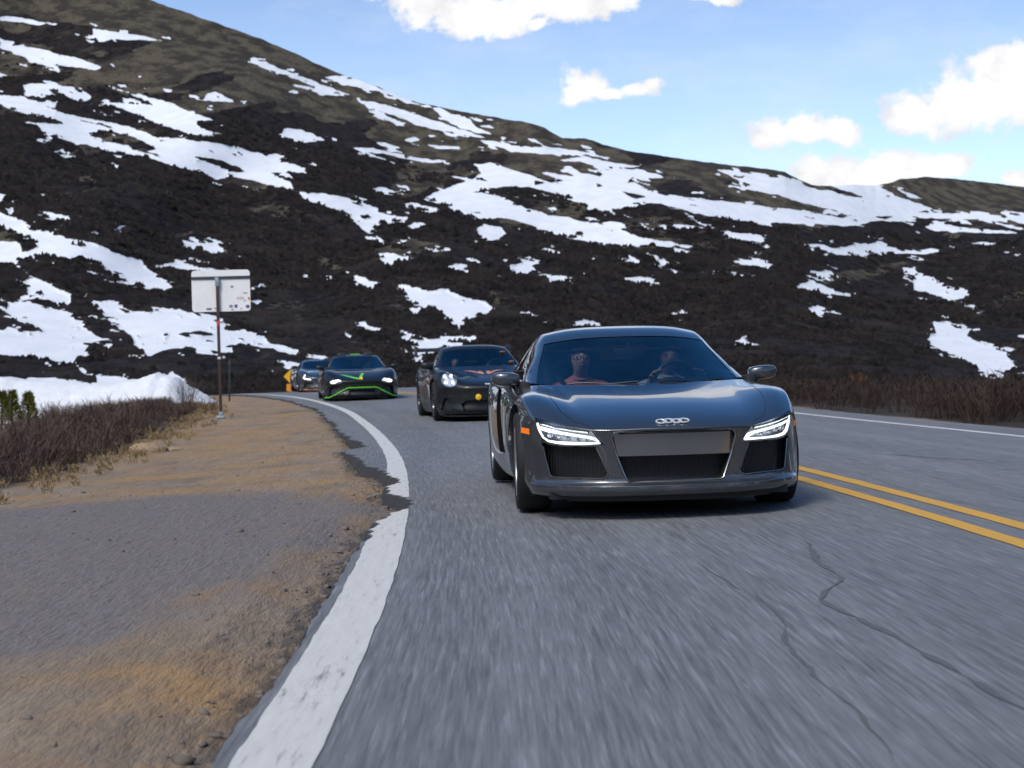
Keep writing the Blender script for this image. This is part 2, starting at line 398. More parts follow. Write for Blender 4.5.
o, _, _ = strip('edge_line', lambda i: (np.full(len(i), 6.62), np.full(len(i), 6.73)+.006*fbm(SL[i]*3, SL[i]*0, 4)), 4, .004, MW); tag(o, kind='structure')

# cracks in the asphalt, thin dark ribbons a few mm above it
crm = simple('crack_filler', (.095, .097, .101), .9, var=.3, scale=18)
def crack(pix, w0, seed):
    pts = [at(u, v) for u, v in pix]; P = []
    for (a, b) in zip(pts[:-1], pts[1:]):
        n = max(2, int(math.dist(a, b)/.05))
        for k in range(n): P.append((a[0]+(b[0]-a[0])*k/n, a[1]+(b[1]-a[1])*k/n))
    P = np.array(P+[pts[-1]]); s = np.arange(len(P))*.05
    d = np.gradient(P, axis=0); d /= np.linalg.norm(d, axis=1)[:, None]+1e-9; nn = np.stack([d[:, 1], -d[:, 0]], 1)
    P = P+nn*(.06*fbm(s*1.6+seed, s*0+seed, 4))[:, None]
    wd = np.maximum(.0012, w0*(.5+.9*fbm(s*7+seed, s*0+seed+3, 4)))*np.clip(np.minimum(s, s[::-1])/.3, .1, 1)
    A = P-nn*wd[:, None]; B = P+nn*wd[:, None]
    V = np.concatenate([np.c_[A, road_z(A[:, 0], A[:, 1])+.003], np.c_[B, road_z(B[:, 0], B[:, 1])+.003]]); n = len(P); q = np.arange(n-1)
    tag(mesh('road_crack', V, np.stack([q, q+1, q+1+n, q+n], 1), crm), kind='structure')
crack([(808, 540), (822, 562), (838, 578), (818, 600), (852, 618), (884, 633), (915, 648), (950, 664), (990, 690), (1040, 722)], .021, 1)
crack([(760, 592), (782, 630), (812, 665), (850, 705), (890, 768)], .013, 5)
crack([(700, 560), (740, 590), (760, 592)], .008, 9)
crack([(388, 428), (430, 428.5), (480, 428)], .03, 12)
crack([(806, 455), (870, 453), (930, 458), (1024, 462)], .022, 15)
crack([(345, 412), (388, 413), (420, 412.5)], .03, 22)

# ------------------------------------------------------------------ ground: shoulder, lay-by, slopes under the shrubs
def seg(a, b, d0): return np.arange(a, b, d0)
gx = np.concatenate([seg(-120, -30, 4), seg(-30, -9, .5), seg(-9, 1, .07), seg(1, 14, .6), seg(14, 40, 2), seg(40, 124, 6)])
gy = np.concatenate([seg(-60, 0, 4), seg(0, 2, .3), seg(2, 14, .07), seg(14, 30, .14), seg(30, 62, .45), seg(62, 150, 4)])
GX, GY = np.meshgrid(gx, gy)
def ground_z(x, y):
    x = np.asarray(x, float); y = np.asarray(y, float); d = road_d(x, y)
    z = road_z(x, y)
    out = np.maximum(-d-.2, 0); outr = np.maximum(d-7.0, 0)
    z = z - .030*sstep(0.0, .5, out) - .012*np.minimum(out, 5) - .05*np.maximum(out-4.2, 0)*sstep(8, 30, y)*(out < 40) - .9*sstep(4.5, 12, out)*sstep(10, 26, y)
    z = np.where(out > 12, np.minimum(z, -.9), z)
    z = z - .05*sstep(0, .6, outr) - .02*outr
    z = z - .16*((d > .05) & (d < 7.1)) - .10*((d > -.6) & (d <= .05))*sstep(-.5, .0, d-edge_lo(y))
    z = np.maximum(z, -4.0)
    z = z + .012*fbm(x*2.2, y*2.2, 4)*sstep(.1, .6, out) + .05*fbm(x*.5, y*.5, 3)*sstep(.6, 3, out)
    return z
_jagY = EX_[:, 1]; _jagV = edge_jag(np.arange(len(EX_)))
def edge_lo(y): return np.interp(y, _jagY, _jagV)
GZ = ground_z(GX, GY)
V = np.stack([GX, GY, GZ], -1).reshape(-1, 3); nr_, nc_ = GX.shape; q = np.arange(nr_*nc_).reshape(nr_, nc_)
Fs = np.stack([q[:-1, :-1], q[:-1, 1:], q[1:, 1:], q[1:, :-1]], -1).reshape(-1, 4)
def ground_mat():
    m, nt, b, L = nmat('dirt_and_gravel'); co = coord(nt)
    g = attr(nt, 'gravel'); sc = attr(nt, 'scrubby'); ws = attr(nt, 'asphaltic')
    n1 = noise(nt, co, 1.1, 6, .6); n2 = noise(nt, mapping(nt, co, (15, 3.2, 8)), 1, 5, .7); n3 = noise(nt, mapping(nt, co, (2.6, .8, 1)), 1, 5, .6)
    fine = noise(nt, mapping(nt, co, (40, 9, 30)), 1, 4, .75)
    dirt = mixc(nt, mapr(nt, n3, .3, .7), (.23, .165, .108), (.43, .335, .24))
    dirt = mixc(nt, mapr(nt, n2, .3, .72, 0, .75), dirt, (.19, .150, .118))
    dirt = mixc(nt, mapr(nt, n1, .43, .63, 0, .85), dirt, (.41, .245, .105))
    grav = mixc(nt, mapr(nt, fine, .3, .7), (.105, .092, .088), (.315, .280, .266))
    grav = mixc(nt, mapr(nt, n2, .4, .75, 0, .5), grav, (.20, .165, .135))
    gm = M_(nt, 'ADD', g, mapr(nt, M_(nt, 'ADD', M_(nt, 'MULTIPLY', n3, .6), M_(nt, 'MULTIPLY', n1, .4)), .3, .7, -.55, .55))
    c = mixc(nt, mapr(nt, gm, .22, .80), dirt, grav)
    c = mixc(nt, mapr(nt, fine, .35, .68, 0, .38), c, (.07, .058, .05))
    c = mixc(nt, mapr(nt, M_(nt, 'ADD', ws, mapr(nt, n2, .2, .8, -.5, .5)), .35, .8, 0, .8), c, (.05, .05, .053))
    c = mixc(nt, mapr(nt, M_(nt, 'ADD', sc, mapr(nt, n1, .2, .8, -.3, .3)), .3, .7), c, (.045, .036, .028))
    L.new(c, b.inputs['Base Color']); b.inputs['Roughness'].default_value = .92; b.inputs['Specular IOR Level'].default_value = .2
    bump(nt, b, M_(nt, 'ADD', fine, M_(nt, 'MULTIPLY', n2, 2.0)), .9, .02)
    return m
ground = mesh('ground', V, Fs, ground_mat()); tag(ground, kind='structure')
def setattr_(o, name, a):
    t = o.data.attributes.new(name, 'FLOAT', 'POINT'); t.data.foreach_set('value', np.asarray(a, np.float32).ravel())
# lay-by gravel zone, outlined on the ground
gp = [at(*p) for p in [(-700, 506), (0, 504), (90, 497), (200, 487), (300, 488), (380, 497), (388, 510), (352, 530), (300, 552), (240, 590), (150, 628), (0, 655), (-700, 700)]]
d = road_d(GX, GY)
gv = inpoly(GX, GY, gp).astype(float)
for _ in range(70):
    gv = (np.roll(gv, 1, 0)+np.roll(gv, -1, 0)+np.roll(gv, 1, 1)+np.roll(gv, -1, 1)+gv)/5
setattr_(ground, 'gravel', gv)
bl = [(-60, 13.3), (-5.15, 13.9), (-5.1, 16), (-5.4, 20), (-5.9, 25), (-6.5, 30), (-7.2, 35), (-8.2, 40), (-9.9, 45), (-13, 50), (-30, 54), (-120, 56)]   # shrub line
bx = lambda y: np.interp(y, [13.9, 16, 20, 25, 30, 35, 40, 45, 50], [-5.15, -5.1, -5.4, -5.9, -6.5, -7.2, -8.2, -9.9, -13])
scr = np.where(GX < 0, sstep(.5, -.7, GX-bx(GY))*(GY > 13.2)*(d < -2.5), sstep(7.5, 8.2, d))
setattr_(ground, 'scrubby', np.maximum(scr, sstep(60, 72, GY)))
setattr_(ground, 'asphaltic', np.where(GX < 3, sstep(.32, .06, edge_lo(GY)-d)*sstep(60, 40, GY), 0)*(GY < 30)*np.where(GY > 11, .7, .75))

# ------------------------------------------------------------------ the mountainside
SNOW = [
 [(0,16),(18,17),(48,23),(40,25),(0,20)], [(82,34),(93,35),(92,28),(125,33),(166,41),(150,40),(120,39),(100,38)],
 [(0,38),(15,42),(12,46),(40,49),(50,52),(78,58),(102,67),(95,70),(75,67),(52,63),(48,66),(30,62),(25,55),(8,50),(0,48)], [(0,73),(8,75),(7,77),(0,77)],
 [(23,83),(45,84),(80,88),(92,97),(83,101),(70,98),(60,94),(52,96),(35,97),(24,95)],
 [(-30,90),(0,95),(22,96),(40,104),(65,114),(100,120),(130,127),(155,136),(195,140),(225,144),(255,152),(280,160),(314,170),(300,173),(283,172),(268,171),(290,182),(293,188),(275,187),(258,181),(235,177),(215,179),(205,172),(175,166),(142,155),(107,151),(85,143),(75,144),(62,135),(45,135),(38,124),(68,124),(38,113),(15,110),(0,105),(-30,100)],
 [(130,94),(140,94),(160,100),(175,104),(185,110),(215,120),(196,121),(200,128),(218,135),(205,136),(185,132),(162,125),(140,115),(122,108),(100,104),(98,101),(120,103),(155,105)],
 [(203,100),(208,94),(215,92),(232,99),(236,102)], [(117,84),(124,85),(128,88),(120,87)], [(136,75),(142,76),(139,78)], [(109,163),(114,163),(123,168),(120,171)], [(30,141),(45,143),(40,145)], [(55,148),(78,155),(62,152)], [(162,88),(173,90),(168,92)],
 [(256,61),(266,62),(290,73),(310,79),(330,87),(352,96),(334,95),(318,93),(296,86),(294,84),(312,87),(300,80),(280,73),(262,67),(256,64)],
 [(324,77),(335,76),(350,80),(358,77),(365,82),(380,88),(390,92),(415,97),(410,99),(396,96),(378,91),(362,87),(345,86),(335,81)],
 [(355,97),(375,102),(410,112),(440,122),(470,132),(488,138),(470,136),(440,130),(415,125),(395,115),(370,109)],
 [(431,108),(440,108),(455,115),(470,120),(478,128),(494,135),(478,132),(462,128),(445,120),(436,112)], [(478,126),(490,125),(494,129)], [(500,136),(508,138),(504,140)],
 [(283,128),(300,130),(322,138),(325,140),(305,142),(290,140),(282,134)], [(352,147),(375,148),(395,153),(420,158),(450,161),(430,163),(405,158),(385,153),(365,153)],
 [(376,143),(395,144),(385,145)], [(402,140),(415,137),(420,140),(410,142)], [(428,145),(460,147),(463,149),(440,149)], [(429,134),(438,136),(430,137)],
 [(477,140),(495,141),(512,145),(530,147),(560,148),(595,154),(575,155),(540,154),(512,151),(490,145)], [(550,143),(558,141),(563,146)],
 [(430,194),(445,188),(470,180),(482,173),(474,164),(495,163),(512,170),(530,175),(550,183),(566,181),(540,173),(545,172),(575,177),(563,167),(570,166),(580,173),(600,176),(603,174),(590,165),(568,158),(585,157),(615,163),(643,167),(622,168),(645,173),(668,178),(632,177),(628,182),(640,188),(665,195),(690,197),(720,201),(768,207),(768,223),(735,220),(700,214),(660,203),(650,203),(625,210),(590,209),(592,203),(570,197),(550,192),(530,187),(505,186),(480,190),(450,196)],
 [(417,197),(445,193),(480,192),(505,198),(527,209),(545,213),(587,222),(617,227),(637,236),(672,242),(697,247),(660,246),(617,245),(595,244),(562,235),(540,227),(512,219),(495,216),(475,211),(440,203)],
 [(716,169),(735,171),(768,177),(800,180),(805,186),(820,190),(845,196),(865,198),(855,193),(840,189),(825,184),(850,183),(875,185),(890,192),(895,196),(920,204),(933,209),(925,211),(910,213),(950,213),(1024,216),(1060,218),(1060,222),(1024,221),(980,219),(920,218),(905,221),(870,221),(850,224),(830,221),(850,216),(835,210),(820,207),(800,202),(780,195),(768,193),(745,187),(752,185),(735,178)],
 [(663,195),(700,199),(740,203),(768,207),(790,209),(820,214),(845,218),(870,222),(850,226),(820,224),(790,223),(768,222),(735,220),(695,213)],
 [(925,226),(940,224),(970,228),(1010,231),(1022,233),(990,233),(960,231),(935,231)], [(970,243),(985,242),(997,243),(985,246)], [(946,239),(957,244),(950,242)], [(1003,251),(1016,252),(1006,253)],
 [(804,244),(820,243),(835,249),(845,247),(865,243),(880,243),(895,249),(915,250),(935,249),(940,251),(925,254),(900,253),(875,254),(855,255),(835,254),(820,248)],
 [(714,231),(735,232),(768,235),(765,242),(740,240),(728,237)], [(737,258),(755,257),(775,262),(768,268),(745,264)], [(706,270),(730,271),(758,275),(762,277),(740,276)],
 [(810,271),(830,270),(841,280),(820,281),(812,277)], [(795,285),(808,281),(820,283),(835,291),(858,294),(850,298),(828,297),(805,293)], [(807,308),(815,305),(828,308),(822,318),(815,315)],
 [(902,267),(915,266),(917,272),(905,274)], [(913,278),(920,273),(930,276),(940,281),(950,287),(970,291),(968,297),(950,300),(935,295),(915,289)], [(964,305),(975,304),(975,310),(966,308)],
 [(926,328),(940,322),(948,317),(945,323),(960,327),(972,328),(966,335),(975,340),(990,346),(1005,352),(1010,360),(1018,367),(1010,372),(990,374),(975,366),(965,358),(950,353),(932,345),(928,337),(935,333)], [(1005,378),(1016,384),(1010,386)], [(1016,335),(1030,334),(1030,339)],
 [(543,247),(555,249),(563,254),(545,254)], [(506,266),(520,263),(527,257),(543,261),(532,265),(536,270),(525,273),(508,272)], [(548,278),(560,276),(583,279),(570,281),(558,284),(549,282)],
 [(616,277),(640,277),(656,279),(660,287),(650,289),(635,283)], [(655,264),(664,258),(671,265),(660,268)], [(628,253),(646,264),(636,265)], [(592,219),(605,222),(620,221),(627,228),(612,227)], [(672,224),(690,225),(704,228),(675,229)], [(655,226),(668,224),(665,229)], [(577,256),(590,254),(588,257)],
 [(735,340),(745,335),(750,338),(746,341),(764,345),(745,345)], [(571,322),(585,319),(600,322),(602,326),(580,327)], [(676,314),(685,314),(682,316)], [(524,314),(540,315),(538,319)],
 [(297,192),(315,193),(345,197),(370,205),(380,212),(390,215),(410,217),(408,222),(390,222),(378,222),(374,232),(367,233),(355,222),(340,212),(325,205),(305,199)], [(400,204),(415,203),(440,209),(430,213),(412,209)], [(412,222),(425,223),(430,227),(418,229)],
 [(368,190),(380,187),(400,192),(405,195),(385,194)],
 [(377,254),(385,252),(395,253),(407,257),(395,266),(388,267),(380,258)], [(375,235),(384,240),(384,244),(378,243)], [(390,240),(407,240),(400,243)], [(314,277),(330,275),(334,278),(322,280)],
 [(348,276),(358,275),(370,280),(388,284),(375,287),(367,291),(357,283)],
 [(393,286),(410,285),(430,290),(448,290),(465,297),(485,302),(492,307),(487,313),(475,317),(466,321),(460,329),(453,327),(450,318),(435,308),(420,308),(405,297),(405,293)],
 [(408,307),(420,308),(424,311),(415,313)], [(354,322),(366,321),(368,327),(358,326)], [(343,331),(352,335),(350,338)],
 [(398,337),(410,333),(430,339),(450,335),(480,336),(478,342),(450,348),(430,352),(420,368),(414,362),(412,345)], [(448,265),(460,263),(470,267),(468,275),(455,272)], [(478,226),(490,225),(500,227),(505,233),(498,240),(485,240),(479,236)], [(434,246),(442,244),(440,248)],
 [(256,335),(264,335),(270,343),(290,347),(305,352),(325,356),(330,359),(310,357),(290,353),(256,345)], [(276,360),(290,361),(305,364),(300,370),(285,368)],
 [(-40,200),(0,212),(35,227),(60,236),(92,242),(115,252),(140,262),(155,272),(172,286),(165,291),(148,286),(125,282),(108,272),(100,263),(85,258),(70,258),(48,254),(25,253),(38,246),(20,234),(0,225),(-40,215)],
 [(-40,236),(0,240),(20,242),(22,255),(17,262),(28,275),(45,281),(60,290),(72,297),(70,303),(50,299),(30,298),(15,302),(28,290),(25,272),(12,262),(-40,262)],
 [(8,303),(30,300),(45,306),(72,313),(75,322),(92,333),(104,339),(92,342),(80,342),(95,347),(75,363),(50,360),(25,357),(0,354),(-60,352),(-60,330),(0,330),(25,332),(45,332),(35,325),(15,319),(3,316)],
 [(75,364),(95,375),(120,378),(145,381),(160,378),(172,372),(185,380),(195,390),(210,402),(-200,402),(-200,380),(0,385),(30,378),(60,378),(95,384),(85,376)],
 [(88,299),(110,301),(125,303),(118,309),(128,313),(150,312),(152,306),(170,308),(190,312),(205,318),(215,322),(232,324),(225,330),(245,330),(256,336),(275,344),(262,346),(240,342),(225,346),(228,352),(215,350),(195,346),(175,347),(160,351),(150,356),(138,348),(131,336),(120,325),(105,315)],
 [(37,210),(50,212),(70,216),(66,223),(50,219),(39,214)], [(10,199),(25,203),(15,203)], [(40,193),(47,196),(42,197)], [(114,231),(122,225),(132,224),(120,233)], [(82,233),(88,234),(87,238)],
 [(178,237),(185,240),(205,243),(215,242),(227,253),(220,255),(205,250),(190,246)], [(155,263),(180,263),(200,268),(230,271),(190,272),(165,267)], [(235,255),(244,257),(236,258)], [(-20,190),(10,196),(0,198),(-20,197)], [(225,290),(262,285),(258,288),(240,292)], [(248,301),(262,300),(258,304)]]
HOLES = [[(88,132),(110,130),(140,139),(157,149),(140,151),(115,146),(95,140)], [(190,155),(215,158),(238,166),(246,172),(232,172),(210,162)], [(534,180),(546,182),(535,185)], [(595,183),(605,186),(597,187)], [(618,190),(650,197),(635,199)],
         [(178,333),(200,330),(216,334),(200,337),(185,337)], [(48,86),(58,87),(55,90),(68,97),(60,97),(50,91)], [(360,214),(372,216),(365,219)], [(872,216),(895,216),(885,219)], [(163,334),(170,333),(167,337)]]
HW, HH, OX = 1424, 420, 200
yy, xx = np.mgrid[0:HH*2, 0:HW*2]; px = xx/2-OX; py = yy/2.
snow = np.zeros(px.shape)
for polys, val in ((SNOW, 1.), (HOLES, 0.)):
    for pl in polys:
        a = np.array(pl); x0 = int(max(0, (a[:, 0].min()+OX)*2-2)); x1 = int(min(HW*2, (a[:, 0].max()+OX)*2+3)); y0 = int(max(0, a[:, 1].min()*2-2)); y1 = int(min(HH*2, a[:, 1].max()*2+3))
        s = (slice(y0, y1), slice(x0, x1)); snow[s][inpoly(px[s], py[s], pl)] = val
blank = snow.copy()
for _ in range(3): snow = (snow+np.roll(snow, 1, 0)+np.roll(snow, -1, 0)+np.roll(snow, 1, 1)+np.roll(snow, -1, 1))/5
wide = snow.copy()
for _ in range(5):
    for ax, n_ in ((0, 5), (1, 13)):
        c_ = np.cumsum(np.pad(wide, [(n_+1, n_) if k == ax else (0, 0) for k in (0, 1)], mode='edge'), axis=ax)
        wide = (np.take(c_, range(2*n_+1, c_.shape[ax]), axis=ax)-np.take(c_, range(0, c_.shape[ax]-2*n_-1), axis=ax))/(2*n_+1)
ca, sa = math.cos(R(14)), math.sin(R(14)); ra = px*ca+py*sa; rb = -px*sa+py*ca
sn1 = fbm(ra/19., rb/3.6, 4); sn2 = fbm(ra/9.+31, rb/2.2+7, 3)
small = sstep(.30, .40, sn1*.75+sn2*.35+.42*wide)*(wide > .02)*(wide < .6)
bites = sstep(.36, .50, -sn1*.55-sn2*.55+.20*(1-wide))
snow = np.clip(np.maximum(snow, small*.85)*(1-.9*bites), 0, 1)
def snow_at(u, v):
    iu = np.clip((u+OX)*2, 0, HW*2-2); iv = np.clip(v*2, 0, HH*2-2); a = iu.astype(int); b = iv.astype(int); fu = iu-a; fv = iv-b
    s = (snow[b, a]*(1-fu)+snow[b, a+1]*fu)*(1-fv)+(snow[b+1, a]*(1-fu)+snow[b+1, a+1]*fu)*fv
    gen_ = sstep(.12, .3, fbm(u/90., (v+u*-.25)/26., 4))
    ins = (u > -60) & (u < 1040) & (v >= 0)
    return np.where(ins, s, gen_*sstep(-20, 60, v+60))
RU = np.array([-1200, -700, -300, -100, 0, 80, 120, 150, 170, 190, 222, 256, 290, 320, 340, 360, 380, 400, 420, 440, 470, 512, 530, 545, 553, 562, 572, 585, 605, 625, 650, 680, 705, 730, 768, 785, 800, 812, 825, 838, 850, 865, 875, 888, 900, 912, 925, 945, 970, 1000, 1024, 1100, 1400, 2200.])
RVv = np.array([-60, -130, -140, -95, -52, -24, -10, 0, 7, 14, 25, 37, 51, 65, 74, 80, 88, 97, 103, 107, 113, 120, 123, 128, 133, 138, 138.5, 138, 145, 150, 154, 158, 162, 165, 169, 172, 180, 185, 186, 186, 185, 185.5, 186, 183, 179.5, 178, 177, 178, 180, 184, 187, 190, 170, 150.])
VB = 404.0
cu = np.concatenate([np.arange(-1100, -60, 6), np.arange(-60, 1084, 1.2), np.arange(1084, 2150, 6)]); NT = 340
tt = np.linspace(0, 1, NT)
ridge = np.interp(cu, RU, RVv); rn_ = .9*fbm(cu/9., cu*0+4, 4)
far = np.interp(cu, [-1100, 0, 300, 700, 830, 880, 930, 1100, 2150], [480, 540, 520, 470, 470, 560, 640, 680, 600])
far = np.interp(cu, np.arange(-1100, 2151, 10.), np.convolve(np.pad(np.interp(np.arange(-1100, 2151, 10.), cu, far), 12, mode='edge'), np.hanning(27)[1:-1]/np.hanning(27).sum(), 'valid'))
U = np.broadcast_to(cu, (NT, len(cu))); T = np.broadcast_to(tt[:, None], U.shape)
ug = np.arange(-1100, 2151, 4.); hw = np.hanning(61)[1:-1]; hw /= hw.sum()
smooth_ = lambda a: np.interp(cu, ug, np.convolve(np.pad(np.interp(ug, cu, a), 29, mode='edge'), hw, 'valid'))
rs_ = smooth_(smooth_(ridge))
VV = VB+(rs_[None]-VB)*T+(ridge-rs_)[None]*T**9+rn_[None]*T**14
D = 110+(far[None]-110)*T**1.05
D = D*(1+(.045*np.sin(U/87.+VV/70.+1)+.035*np.sin(U/51.-VV/47.+2)+.02*np.sin(U/29.+VV/31.))*np.sin(np.pi*T))
sn = snow_at(U+2.4*fbm(U/9., VV/4., 3), VV+1.1*fbm(U/10.+9, VV/3.4, 3))
X = (U-512)/F_PX*D; Z = H+(VH-VV)/F_PX*D
gr = fbm(U/70.+3, VV/22.+U/160., 4)
grass = sstep(.02, .22, gr+.55*sstep(150, 20, VV-(U-150)*.14)-.18+.25*sstep(70, 20, VV-ridge[None])) 
mound = sstep(838, 880, U)*sstep(214, 206, VV); grass = np.maximum(grass, mound)
grass = grass*(1-sstep(240, 330, VV)*.75)
edge = np.sin(np.pi*np.clip(T, 0, 1))
Zd = Z + (1-sn)*(.55*fbm(X*.45, D*.45, 4)*(1-.5*grass)+.35*np.abs(fbm(X*1.3, D*1.3, 2)))*(.25+.75*edge) - .35*sn*edge
V = np.stack([X, D, Zd], -1)
back = np.stack([X[-1]*1.25, D[-1]*1.25, Z[-1]*.72], -1)[None]; back2 = np.stack([X[-1]*2.2, D[-1]*2.2, Z[-1]*0-20], -1)[None]
low = np.stack([X[0]*.93, D[0]*.93, Z[0]-1.5], -1)[None]
V = np.concatenate([low, V, back, back2]); n1, n2 = V.shape[:2]
q = np.arange(n1*n2).reshape(n1, n2); Fs = np.stack([q[:-1, :-1], q[:-1, 1:], q[1:, 1:], q[1:, :-1]], -1).reshape(-1, 4)
pad = lambda a: np.concatenate([a[:1], a, a[-1:], a[-1:]])
def hill_mat():
    m, nt, b, L = nmat('mountainside'); co = coord(nt)
    s = attr(nt, 'snow'); g = attr(nt, 'grass')
    mp = mapping(nt, co, (.55, .30, .55))
    n1 = noise(nt, mp, 1.0, 6, .62); n2 = noise(nt, mapping(nt, co, (1.8, .9, 1.8)), 1, 5, .65); n3 = noise(nt, mapping(nt, co, (.045, .03, .06)), 1, 5, .6)
    n4 = noise(nt, mapping(nt, co, (.16, .09, .2)), 1, 5, .6)
    scrub = mixc(nt, mapr(nt, n1, .35, .7), (.006, .0052, .0064), (.034, .027, .026))
    scrub = mixc(nt, mapr(nt, n4, .50, .70, 0, .75), scrub, (.046, .036, .028))
    scrub = mixc(nt, mapr(nt, n3, .5, .75, 0, .5), scrub, (.028, .022, .014))
    gra = mixc(nt, mapr(nt, n2, .3, .7), (.058, .048, .033), (.155, .130, .090))
    gra = mixc(nt, mapr(nt, n4, .42, .56, 0, .85), gra, (.034, .029, .025))
    gm = mapr(nt, M_(nt, 'ADD', g, mapr(nt, n1, .25, .75, -.45, .45)), .38, .62)
    c = mixc(nt, gm, scrub, gra)
    sm = mapr(nt, M_(nt, 'ADD', s, mapr(nt, n2, .25, .75, -.20, .20)), .33, .47)
    snc = mixc(nt, mapr(nt, noise(nt, mapping(nt, co, (.25, .15, .3)), 1, 5, .6), .3, .7), (.66, .685, .72), (.78, .79, .81))
    snc = mixc(nt, mapr(nt, n1, .62, .78, 0, .25), snc, (.5, .46, .42))
    L.new(mixc(nt, sm, c, snc), b.inputs['Base Color']); b.inputs['Roughness'].default_value = .95; b.inputs['Specular IOR Level'].default_value = .1
    bump(nt, b, M_(nt, 'MULTIPLY', M_(nt, 'ADD', n1, M_(nt, 'MULTIPLY', n2, .6)), M_(nt, 'SUBTRACT', 1.0, M_(nt, 'MULTIPLY', sm, .93))), .9, .9)
    return m
hill = mesh('mountain', V.reshape(-1, 3), Fs, hill_mat()); tag(hill, kind='structure')
setattr_(hill, 'snow', pad(sn)); setattr_(hill, 'grass', pad(grass))
# low ridges all round behind the camera, so that the valley closes
a_ = np.linspace(R(43), R(317), 260); rr_ = np.linspace(0, 1, 40)
A2, R2 = np.meshgrid(a_, rr_); RR = 118+520*R2
hgt = (70+85*(fbm(A2*2.2+4, A2*0, 4)+.6)+25*sstep(R(75), R(45), np.minimum(A2, 2*math.pi-A2)))*R2**1.3+.8*fbm(A2*30, R2*30, 3)*R2-4*(1-R2)
V = np.stack([np.sin(A2)*RR, np.cos(A2)*RR, hgt], -1); q = np.arange(V.shape[0]*V.shape[1]).reshape(V.shape[:2])
Fs = np.stack([q[:-1, :-1], q[:-1, 1:], q[1:, 1:], q[1:, :-1]], -1).reshape(-1, 4)
hb = mesh('valley_hills', V.reshape(-1, 3), Fs, hill.data.materials[0]); tag(hb, kind='structure')
setattr_(hb, 'snow', sstep(.15, .35, fbm(A2*14, R2*9, 4))); setattr_(hb, 'grass', sstep(-.1, .3, fbm(A2*9+5, R2*7, 4)))
# ------------------------------------------------------------------ smooth body panels from control cages
_dg = lambda: bpy.context.evaluated_depsgraph_get()
def subd(V, Fs, mi, lv, comp=2, creases=None):
    """Catmull-Clark surface through (nearly) the given cage points; returns V, quads, material index, normals"""
    V = np.array(V, float); C0 = V.copy()
    me = bpy.data.meshes.new('cage'); me.from_pydata([tuple(v) for v in V], [], Fs); me.update()
    bm = bmesh.new(); bm.from_mesh(me); bmesh.ops.recalc_face_normals(bm, faces=bm.faces[:])
    bm.to_mesh(me); bm.free()
    me.polygons.foreach_set('material_index', np.array(mi, np.int32))
    o = bpy.data.objects.new('cage', me); COL.objects.link(o)
    mod = o.modifiers.new('s', 'SUBSURF'); mod.use_limit_surface = True; mod.boundary_smooth = 'ALL'
    if creases:
        at_ = me.attributes.new('crease_edge', 'FLOAT', 'EDGE')
        ek = {tuple(sorted(e.vertices)): e.index for e in me.edges}
        for a, b, c in creases:
            k = ek.get(tuple(sorted((a, b))))
            if k is not None: at_.data[k].value = c
    n = len(V)
    for it in range(comp):
        mod.levels = mod.render_levels = 1
        e = o.evaluated_get(_dg()); ev = np.empty(len(e.data.vertices)*3); e.data.vertices.foreach_get('co', ev)
        lim = ev.reshape(-1, 3)[:n]; C0 += .75*(V-lim)
        me.vertices.foreach_set('co', C0.ravel()); me.update(); o.update_tag(); bpy.context.view_layer.update()
    mod.levels = mod.render_levels = lv; o.update_tag(); bpy.context.view_layer.update()
    e = bpy.data.meshes.new_from_object(o.evaluated_get(_dg()))
    nv = len(e.vertices); nf = len(e.polygons)
    A = np.empty(nv*3); e.vertices.foreach_get('co', A); Q = np.empty(nf*4, np.int32); e.loops.foreach_get('vertex_index', Q)
    M = np.empty(nf, np.int32); e.polygons.foreach_get('material_index', M); N = np.empty(nv*3); e.vertex_normals.foreach_get('vector', N)
    bpy.data.objects.remove(o); bpy.data.meshes.remove(me); bpy.data.meshes.remove(e)
    return A.reshape(-1, 3), Q.reshape(-1, 4), M, N.reshape(-1, 3)

def weld(V, Fs):
    key = {}; out = []; mp = []
    for v in V:
        k = (round(v[0], 4), round(v[1], 4), round(v[2], 4))
        if k not in key: key[k] = len(out); out.append(v)
        mp.append(key[k])
    F2 = []; keep = []
    for i, f in enumerate(Fs):
        g = []
        for j in f:
            if mp[j] not in g: g.append(mp[j])
        if len(g) >= 3: F2.append(g); keep.append(i)
    return np.array(out), F2, keep

